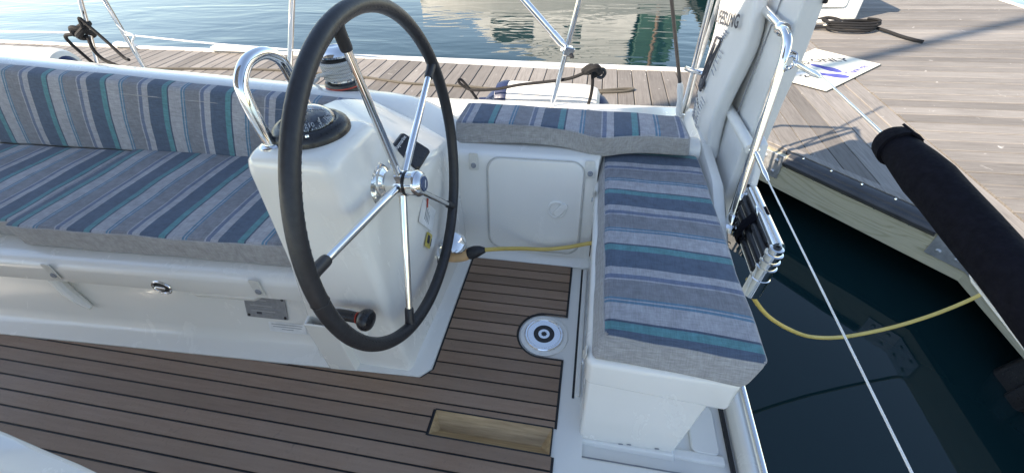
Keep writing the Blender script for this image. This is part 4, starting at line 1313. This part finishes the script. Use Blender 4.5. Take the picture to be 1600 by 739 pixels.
# ---- folded swimming ladder ---------------------------------------------------------
ld = thing('swim_ladder', (.61, 1.25, .25), 'folded telescopic steel swim ladder strapped below the stern rail', 'ladder')
ya_, yb_ = 1.075, 1.415
for yy in (ya_, yb_):
    prof = [(.026, -.02), (.026, .06), (.024, .062), (.024, .10), (.0265, .102), (.0265, .110), (.0225, .112), (.0225, .128), (.025, .130), (.025, .138), (.0205, .140), (.0205, .156), (.023, .158), (.023, .166), (.018, .168), (.018, .186), (.012, .188), (.0, .188)]
    up_ = link('upright', lathe([(r_*1.18, h_) for r_, h_ in prof], (.600, yy, .275), (.05, 0, 1), 24), 'chrome', ld)
    link('end_plug', lathe([(.0125, 0), (.0125, .005), (.006, .006), (.006, .002), (0, .002)], (.6095, yy, .4615), (.05, 0, 1), 16), 'black_plastic', up_)
for i, (xx, zz, r_, mt) in enumerate(((.617, .452, .0215, 'chrome'), (.596, .420, .0150, 'black_plastic'), (.590, .388, .0150, 'black_plastic'), (.584, .352, .0150, 'black_plastic'))):
    rg_ = link('rung', rod((xx, ya_+.012, zz), (xx, yb_-.012, zz), r_, 16), mt, ld)
    if mt != 'chrome':
        link('rung_tube', rod((xx-.002, ya_+.004, zz-.011), (xx-.002, yb_-.004, zz-.011), .0105, 12), 'chrome', rg_)
    else:
        link('tread', trilin(rbox(.02, .2, .016, .005, 2, 1, 2, 1), (.02, .2, .016), [(xx-.022, 1.12, zz-.018), (xx-.008, 1.12, zz-.018), (xx-.022, 1.37, zz-.018), (xx-.008, 1.37, zz-.018), (xx-.024, 1.12, zz+.002), (xx-.012, 1.12, zz+.002), (xx-.024, 1.37, zz+.002), (xx-.012, 1.37, zz+.002)]), 'black_plastic', rg_)
sp2 = [(.640, .455), (.622, .478), (.600, .462), (.566, .405), (.556, .345), (.572, .328), (.600, .350), (.632, .42)]
v2, f2 = [], []
for yy in (1.235, 1.275):
    for (a_, b_) in sp2: v2.append(V((a_, yy, b_)))
for i in range(8): f2.append((i, (i+1) % 8, 8+(i+1) % 8, 8+i))
so = link('strap', (v2, f2), 'neoprene', ld)
so.modifiers.new('solid', 'SOLIDIFY').thickness = .003

# ---- stern lifelines, padded sleeve ------------------------------------------------------
u1 = thing('stern_lifeline', (.59, 1.43, .905), 'upper wire lifeline across the stern with rigging screw', 'lifeline')
link('wire', tube([(.588, 1.22, .938), (.580, .84, .947), (.577, .40, .928), (.575, -.5, .889), (.575, -1.4, .85)], .0025, 8), 'chrome', u1)
link('rigging_screw', tube([(.589, 1.415, .912), (.588, 1.38, .916), (.588, 1.30, .925), (.588, 1.255, .931), (.588, 1.22, .935)], [.005, .0085, .0075, .0085, .0045], 12), 'chrome', u1)
link('shackle', tube(smooth_path([(.580, 1.455, .93), (.600, 1.44, .925), (.600, 1.42, .905), (.585, 1.41, .895), (.575, 1.425, .88)], 4), .0045, 8), 'chrome', u1)
u2_ = thing('stern_lifeline', (.556, 1.36, .63), 'lower wire lifeline across the stern above the dark water', 'lifeline')
link('wire', tube([(.562, 1.20, .622), (.562, .35, .612), (.562, -1.4, .60)], .0023, 8), 'white_wire', u2_)
link('rigging_screw', tube([(.560, 1.372, .632), (.561, 1.34, .630), (.561, 1.27, .626), (.561, 1.235, .624), (.562, 1.20, .622)], [.005, .0085, .0072, .0085, .0042], 12), 'chrome', u2_)
link('eye', tube([V((.560+.014*math.cos(t), 1.376+.004*math.sin(t), .632+.013*math.sin(t))) for t in [i*math.pi/7 for i in range(14)]], .004, 6, closed=True), 'chrome', u2_)
u3 = thing('stern_lifeline', (.578, .6, .88), 'pale wire running just under the padded sleeve', 'lifeline')
link('wire', tube([(.578, .62, .935), (.578, .53, .886), (.578, .417, .879), (.578, -.5, .82), (.578, -1.4, .76)], .0028, 8), 'white_wire', u3)
sl = thing('padded_sleeve', (.578, .4, .95), 'thick black padded sleeve wrapped round the stern lifeline', 'sleeve')
pts, rad = [], []
for i in range(34):
    s = i/33
    yy = .838-1.35*s
    pts.append(V((.579-.003*s+.002*math.sin(s*19), yy, .948-.060*s+.0015*math.sin(s*13))))
    rr = .0360+.002*math.sin(s*23)+.0012*math.sin(s*41)
    if i == 0: rr = .026
    if i == 1: rr = .031
    if i == 2: rr = .0345
    rad.append(rr)
link('foam', tube(pts, rad, 28), 'neoprene', sl)
link('end_band', tube([(.579, .850, .948), (.579, .842, .948), (.579, .822, .948), (.579, .812, .948)], [.0275, .032, .0345, .0352], 24), 'neoprene', sl)
link('closure_flap', plate((.594, .828, .976), (0, 1, -.1), (.5, 0, .86), .045, .026, .004, .004, 3), 'neoprene', sl)

# ---- yellow shore cable ---------------------------------------------------------------
yc = thing('shore_cable', (-.40, 1.38, .05), 'yellow cable from the console socket along the locker foot', 'cable')
link('cable', tube(smooth_path([(-.378, 1.208, .207), (-.33, 1.25, .180), (-.25, 1.33, .120), (-.15, 1.374, .088), (-.05, 1.378, .108), (.03, 1.376, .140), (.09, 1.37, .165)], 6), .0088, 12), 'yellow_cable', yc)
link('collar', tube([(-.452, 1.203, .178), (-.440, 1.204, .182), (-.418, 1.206, .193), (-.395, 1.207, .202), (-.375, 1.209, .206)], [.020, .026, .026, .020, .011], 18), 'rubber', yc)
link('plug', tube(smooth_path([(-.556, 1.190, .172), (-.530, 1.194, .166), (-.502, 1.198, .165), (-.474, 1.201, .170), (-.446, 1.203, .180)], 4), [.022, .023, .0235, .024, .025, .026, .0265, .027, .027, .027, .027, .0265, .026, .026, .025, .024, .023], 18), 'tan_rubber', yc)
so_ = thing('shore_socket', (-.54, 1.16, .22), 'chrome shore power socket with open lid low on the console', 'socket')
link('flange', lathe([(.055, 0), (.055, .008), (.046, .014), (.036, .016), (.034, .008), (0, .006)], (-.550, 1.165, .205), (1, .15, .15), 28), 'chrome', so_)
link('lid', lathe([(.046, -.006), (.047, .0), (.044, .006), (.034, .010), (0, .012)], (-.492, 1.200, .238), (.55, -.30, .78), 28), 'chrome', so_)
link('hinge', trilin(rbox(.02, .05, .03, .006, 2, 1, 1, 1), (.02, .05, .03), [V((-.548, 1.150, .236))+V((a_*.02, b_*.05, c_*.03)) for c_ in (0, 1) for b_ in (0, 1) for a_ in (0, 1)]), 'chrome', so_)
link('boot', tube([(-.556, 1.140, .20), (-.535, 1.140, .198), (-.520, 1.141, .196)], [.032, .030, .024], 18), 'black_plastic', so_)
yd = thing('shore_cable', (.9, 1.25, -.1), 'yellow cable sagging over the dark water from stern to dock', 'cable')
link('cable', tube(smooth_path([(.585, 1.10, .29), (.64, 1.17, .18), (.70, 1.203, .079), (.79, 1.228, -.03), (.90, 1.252, -.120), (1.04, 1.30, -.215), (1.20, 1.358, -.268), (1.38, 1.43, -.285), (1.55, 1.50, -.277), (1.73, 1.58, -.245), (1.90, 1.665, -.190), (2.05, 1.75, -.085), (2.35, 1.80, -.086), (2.9, 1.6, -.088)], 6), .0085, 12), 'yellow_cable', yd)

# ---- cockpit table corner, near left ---------------------------------------------------
tb = thing('cockpit_table', (-1.45, .0, 0), 'white moulded cockpit table whose rounded corner shows at lower left', 'table')
edge = [(-2.6, .25), (-1.9, .235), (-1.4, .205), (-1.069, .175), (-.995, .166), (-.93, .158), (-.866, .151), (-.802, .142), (-.73, .125), (-.68, .09), (-.655, .03), (-.65, -.1), (-.65, -.55), (-2.6, -.55)]
def ring_at(ins, z):
    cx, cy = -1.6, -.1
    return [(x_+(cx-x_)/math.hypot(cx-x_, cy-y_)*ins, y_+(cy-y_)/math.hypot(cx-x_, cy-y_)*ins, z) for x_, y_ in edge]
link('table_top', loft([ring_at(.02, .555), ring_at(.004, .562), ring_at(0, .575), ring_at(.004, .590), ring_at(.016, .598), ring_at(.10, .592), ring_at(.115, .586)], close=True), 'gelcoat', tb, angle=60)
link('leg', box(-2.2, -1.9, -.3, .05, -.005, .56), 'gelcoat', tb, bevel=.03)

# ---- canopy added out of view, shaped by the shade wanted on the benches ------------------------
ca = thing('sunshade', (-3.0, -.8, 2.2), 'grey canvas canopy added out of view to shade the benches', 'sunshade')
v3, f3 = [], []
NX, NY = 22, 12
for i in range(NX+1):
    u = i/NX
    xx = -6.2+5.42*u
    yo = .50+.36*max(0, min(1, (xx+3.3)/1.6))
    for j in range(NY+1):
        w = j/NY
        yy = -2.3+(yo+2.3)*w
        v3.append(V((xx, yy, 2.2+.10*math.sin(math.pi*w)+.02*math.cos(u*math.pi*6))))
for i in range(NX):
    for j in range(NY):
        a_ = i*(NY+1)+j
        f3.append((a_, a_+1, a_+NY+2, a_+NY+1))
co = link('canvas', (v3, f3), 'canvas', ca)
co.modifiers.new('solid', 'SOLIDIFY').thickness = .004
for xx in (-6.15, -4.4, -2.6, -.85):
    yo = .50+.36*max(0, min(1, (xx+3.3)/1.6))
    link('hoop', tube(smooth_path([(xx, -2.2, .7), (xx, -2.25, 1.9), (xx, -2.1, 2.17), (xx, (-2.3+yo)/2, 2.265), (xx, yo-.12, 2.19)], 6), .0125, 8), 'chrome', ca)

# ================================================================== THINGS ON THE DOCK
z_d = DZ
dl = thing('dock_line', (-1.5, 3.9, z_d), 'weathered brown mooring line lying along the dock with an eye end', 'rope')
def dkp(x_, y_, h=.011): return (x_, y_, z_d+h)
rp = [(-7.5, 3.72), (-5.8, 3.80), (-4.9, 3.90), (-3.6, 3.97), (-3.0, 3.93), (-2.3, 3.85), (-1.75, 3.72), (-1.25, 3.70), (-.95, 3.66), (-.6, 3.62)]
link('rope', tube(smooth_path([dkp(*p) for p in rp], 6), .0115, 8), 'dock_rope', dl)
link('whipping', tube(smooth_path([dkp(-.62, 3.62, .016), dkp(-.40, 3.60, .018), dkp(-.22, 3.63, .018), dkp(-.05, 3.67, .016)], 4), .019, 10), 'dock_rope', dl)
link('eye', tube(smooth_path([dkp(-.06, 3.67), dkp(.10, 3.70), dkp(.28, 3.75), dkp(.36, 3.75), dkp(.30, 3.70), dkp(.12, 3.66), dkp(-.06, 3.66)], 5), .012, 8), 'dock_rope', dl)

mt = thing('dock_mat', (2.19, 4.34, z_d), 'cream dock mat printed with blue footprints', 'mat')
mc = [(1.50, 4.22), (1.937, 3.834), (2.647, 4.542), (2.23, 4.99)]
link('mat', prism(mc, 'z', z_d+.001, z_d+.014), 'mat', mt, bevel=.004)
link('edge', tube([(p[0], p[1], z_d+.006) for p in mc], .0065, 6, closed=True), 'rubber', mt)
md_ = V((mc[2][0]-mc[1][0], mc[2][1]-mc[1][1], 0)).normalized(); me_ = V((-md_.y, md_.x, 0))
m0 = V((2.08, 4.39, z_d+.0145))
def foot(c, ang, flip):
    pts = []
    for i in range(28):
        t = 2*math.pi*i/28
        xl = math.cos(t)*.140
        wd = .052+.013*math.cos(t-.3)-.016*math.exp(-((xl+.03)/.04)**2)
        pts.append((xl, math.sin(t)*wd*flip))
    ca_, sa_ = math.cos(ang), math.sin(ang)
    return prism([(c[0]+p[0]*ca_-p[1]*sa_, c[1]+p[0]*sa_+p[1]*ca_) for p in pts], 'z', z_d+.0130, z_d+.0153)
link('footprint', foot((2.125, 4.395), R_(-46), 1), 'ink_blue', mt, smooth=False)
link('footprint', foot((2.108, 4.215), R_(-16), -1), 'ink_blue', mt, smooth=False)
link('lettering', text_geo('NON', .10, (1.83, 4.24, z_d+.0145), (.62, -.78, 0), (0, 0, 1), bold=.022), 'ink', mt)
link('lettering', text_geo('ONLY', .13, (2.235, 4.62, z_d+.0145), (.98, .15, 0), (0, 0, 1), bold=.022), 'ink', mt)
link('lettering', text_geo('SKID', .11, (1.93, 4.50, z_d+.0145), (.92, .38, 0), (0, 0, 1), bold=.022), 'ink', mt)
link('lettering', text_geo('Thank you', .08, (2.375, 4.37, z_d+.0145), (.72, .70, 0), (0, 0, 1), bold=.022), 'ink_blue', mt)

cl = thing('dock_cleat', (2.62, 5.80, z_d), 'white dock cleat half hidden under coiled black line', 'cleat')
link('horns', tube(smooth_path([(2.48, 5.86, z_d+.055), (2.56, 5.83, z_d+.07), (2.64, 5.80, z_d+.072), (2.72, 5.77, z_d+.07), (2.80, 5.74, z_d+.055)], 5), [.012]*3+[.02]*15+[.012]*3, 12), 'white_paint', cl)
link('base', trilin(rbox(.14, .07, .06, .015, 3, 1, 1, 1), (.14, .07, .06), [(2.57, 5.77, z_d), (2.71, 5.76, z_d), (2.58, 5.85, z_d), (2.72, 5.83, z_d), (2.60, 5.785, z_d+.07), (2.69, 5.775, z_d+.07), (2.61, 5.83, z_d+.07), (2.69, 5.82, z_d+.07)]), 'white_paint', cl)
bl = thing('coiled_line', (2.85, 5.72, z_d), 'black mooring line coiled on the dock beside the cleat', 'rope')
cp_ = []
for i in range(120):
    t = i/120*4.2
    a_ = 2*math.pi*t
    rr = 1-.06*t
    cp_.append((2.84+rr*.29*math.cos(a_)+.04*math.sin(t*5), 5.70+rr*.125*math.sin(a_)+.02*math.sin(t*7), z_d+.018+.022*t+.006*math.sin(a_*2)))
link('coil', tube(cp_, .0130, 8), 'black_rope', bl)
link('hitch', tube(smooth_path([(2.30, 5.95, z_d+.02), (2.50, 5.90, z_d+.06), (2.62, 5.86, z_d+.10), (2.72, 5.78, z_d+.09), (2.64, 5.72, z_d+.07), (2.55, 5.80, z_d+.10), (2.62, 5.84, z_d+.09), (2.73, 5.82, z_d+.08), (2.66, 5.70, z_d+.05), (2.45, 5.72, z_d+.03), (2.28, 5.74, z_d+.02)], 6), .018, 8), 'black_rope', bl)
link('tail', tube(smooth_path([(2.80, 5.86, z_d+.07), (2.95, 5.83, z_d+.06), (3.08, 5.72, z_d+.035), (3.17, 5.58, z_d+.024), (3.21, 5.45, z_d+.022), (3.27, 5.32, z_d+.022), (3.33, 5.24, z_d+.022)], 6), .0165, 10), 'black_rope', bl)

bx = thing('dock_box', (2.70, 6.55, z_d), 'white moulded dock storage box at the top edge', 'box')
link('body', trilin(rbox(.80, .62, .55, .03, 3, 2, 2, 2), (.80, .62, .55), [(2.30, 6.20, z_d), (3.08, 6.17, z_d), (2.30, 6.85, z_d), (3.08, 6.82, z_d), (2.28, 6.26, z_d+.50), (3.10, 6.23, z_d+.50), (2.28, 6.85, z_d+.50), (3.10, 6.82, z_d+.50)]), 'white_paint', bx)
link('lid', trilin(rbox(.84, .68, .10, .03, 3, 2, 2, 1), (.84, .68, .10), [(2.26, 6.20, z_d+.50), (3.13, 6.17, z_d+.50), (2.26, 6.88, z_d+.50), (3.13, 6.85, z_d+.50), (2.30, 6.26, z_d+.62), (3.09, 6.23, z_d+.62), (2.30, 6.86, z_d+.62), (3.09, 6.83, z_d+.62)]), 'white_paint', bx)
link('front_panel', plate((2.66, 6.195, z_d+.27), (1, -.04, 0), (0, -1, .12), .50, .26, .02, .04, 4, .006), 'white_paint', bx)

# white kerb blocks bolted on the far edge
for (xa, xb_, lb) in ((-4.6, -3.75, 'long white block on the far dock edge left of the wheel'), (-6.1, -5.75, 'short white block on the far dock edge at upper left')):
    kb = thing('dock_block', ((xa+xb_)/2, far_y(xa), z_d), lb, 'block', 'white blocks on the dock edge')
    g = trilin(rbox(1, .12, .1, .02, 2, 2, 1, 1), (1, .12, .1), [(xa, far_y(xa)-.03, z_d+.021), (xb_, far_y(xb_)-.03, z_d+.021), (xa, far_y(xa)+.06, z_d+.021), (xb_, far_y(xb_)+.06, z_d+.021), (xa+.05, far_y(xa)-.02, z_d+.07), (xb_-.05, far_y(xb_)-.02, z_d+.055), (xa+.05, far_y(xa)+.05, z_d+.07), (xb_-.05, far_y(xb_)+.05, z_d+.055)])
    link('block', g, 'white_paint', kb)
    link('bolt', lathe([(.012, 0), (.012, .006), (0, .008)], ((xa+xb_)/2, far_y((xa+xb_)/2)+.015, z_d+.062), n=8), 'steel_dull', kb)

# ================================================================== ACROSS THE WATER (boat seen mirrored in it, yacht added unseen)
mb = thing('moored_boat', (-2.0, 15.5, WZ), 'white motor boat moored across the water, mirrored in it', 'boat')
def bsec(xx, hw, zk, zs): return [(xx, 15.6, zk), (xx, 15.6-hw*.75, zk+.45), (xx, 15.6-hw, zs), (xx, 15.6+hw, zs), (xx, 15.6+hw*.75, zk+.45)]
link('hull', loft([bsec(-6.2, .1, .2, 1.15), bsec(-5.0, 1.1, -.5, 1.0), bsec(-3, 1.55, -.75, .85), bsec(1.0, 1.6, -.75, .75), bsec(2.6, 1.5, -.7, .75)], close=True), 'white_paint', mb, bevel=.03)
link('cabin', hexa([(-4.3, 14.5, .80), (1.2, 14.4, .76), (-4.0, 16.6, .80), (1.2, 16.6, .76), (-3.2, 14.75, 1.95), (1.0, 14.6, 2.0), (-3.2, 16.4, 1.95), (1.0, 16.4, 2.0)]), 'white_paint', mb, bevel=.05)
link('flybridge', hexa([(-2.4, 14.7, 2.0), (.9, 14.6, 2.0), (-2.4, 16.5, 2.0), (.9, 16.5, 2.0), (-1.7, 14.8, 2.75), (1.2, 14.7, 2.65), (-1.7, 16.3, 2.75), (1.2, 16.3, 2.65)]), 'white_paint', mb, bevel=.06)
for xa, xb_ in ((-3.5, -2.1), (-1.9, -.5), (-.3, .85)):
    link('window', hexa([(xa, 14.52, 1.12), (xb_, 14.48, 1.12), (xa, 14.60, 1.12), (xb_, 14.56, 1.12), (xa+.15, 14.62, 1.68), (xb_, 14.58, 1.70), (xa+.15, 14.70, 1.68), (xb_, 14.66, 1.70)]), 'boat_window', mb, bevel=.02)
link('canvas_enclosure', hexa([(1.25, 14.4, .76), (2.5, 14.4, .76), (1.25, 16.6, .76), (2.5, 16.6, .76), (1.15, 14.6, 2.5), (2.3, 14.6, 2.35), (1.15, 16.4, 2.5), (2.3, 16.4, 2.35)]), 'boat_green', mb, bevel=.05)
link('mast', rod((1.75, 14.36, .7), (1.75, 14.36, 3.4), .06, 10), 'mast', mb)

nb = thing('mast_shadow_yacht', (-9.0, -3.43, WZ), 'unseen sailing yacht added so its mast shades the dock', 'yacht')  # unseen yacht put in for the mast shadow across the decking
def nsec(xx, hw, zs): return [(xx, -4.2, -.9), (xx, -4.2-hw*.8, -.3), (xx, -4.2-hw, zs), (xx, -4.2+hw, zs), (xx, -4.2+hw*.8, -.3)]
link('hull', loft([nsec(-16, .05, .6), nsec(-13.5, .9, .5), nsec(-10, 1.35, .42), nsec(-6.5, 1.2, .4)], close=True), 'white_paint', nb, bevel=.03)
link('cabin', hexa([(-12.2, -4.9, .40), (-8.2, -5.0, .38), (-12.2, -2.95, .40), (-8.2, -2.85, .38), (-11.8, -4.7, .85), (-8.4, -4.8, .85), (-11.8, -2.90, .85), (-8.4, -2.80, .85)]), 'white_paint', nb, bevel=.05)
link('mast', rod((-9.0, -2.95, .8), (-9.0, -2.95, 15), .085, 12, .07), 'steel_dull', nb)
link('boom', rod((-9.0, -2.95, 1.9), (-5.9, -2.95, 1.95), .07, 10), 'steel_dull', nb)
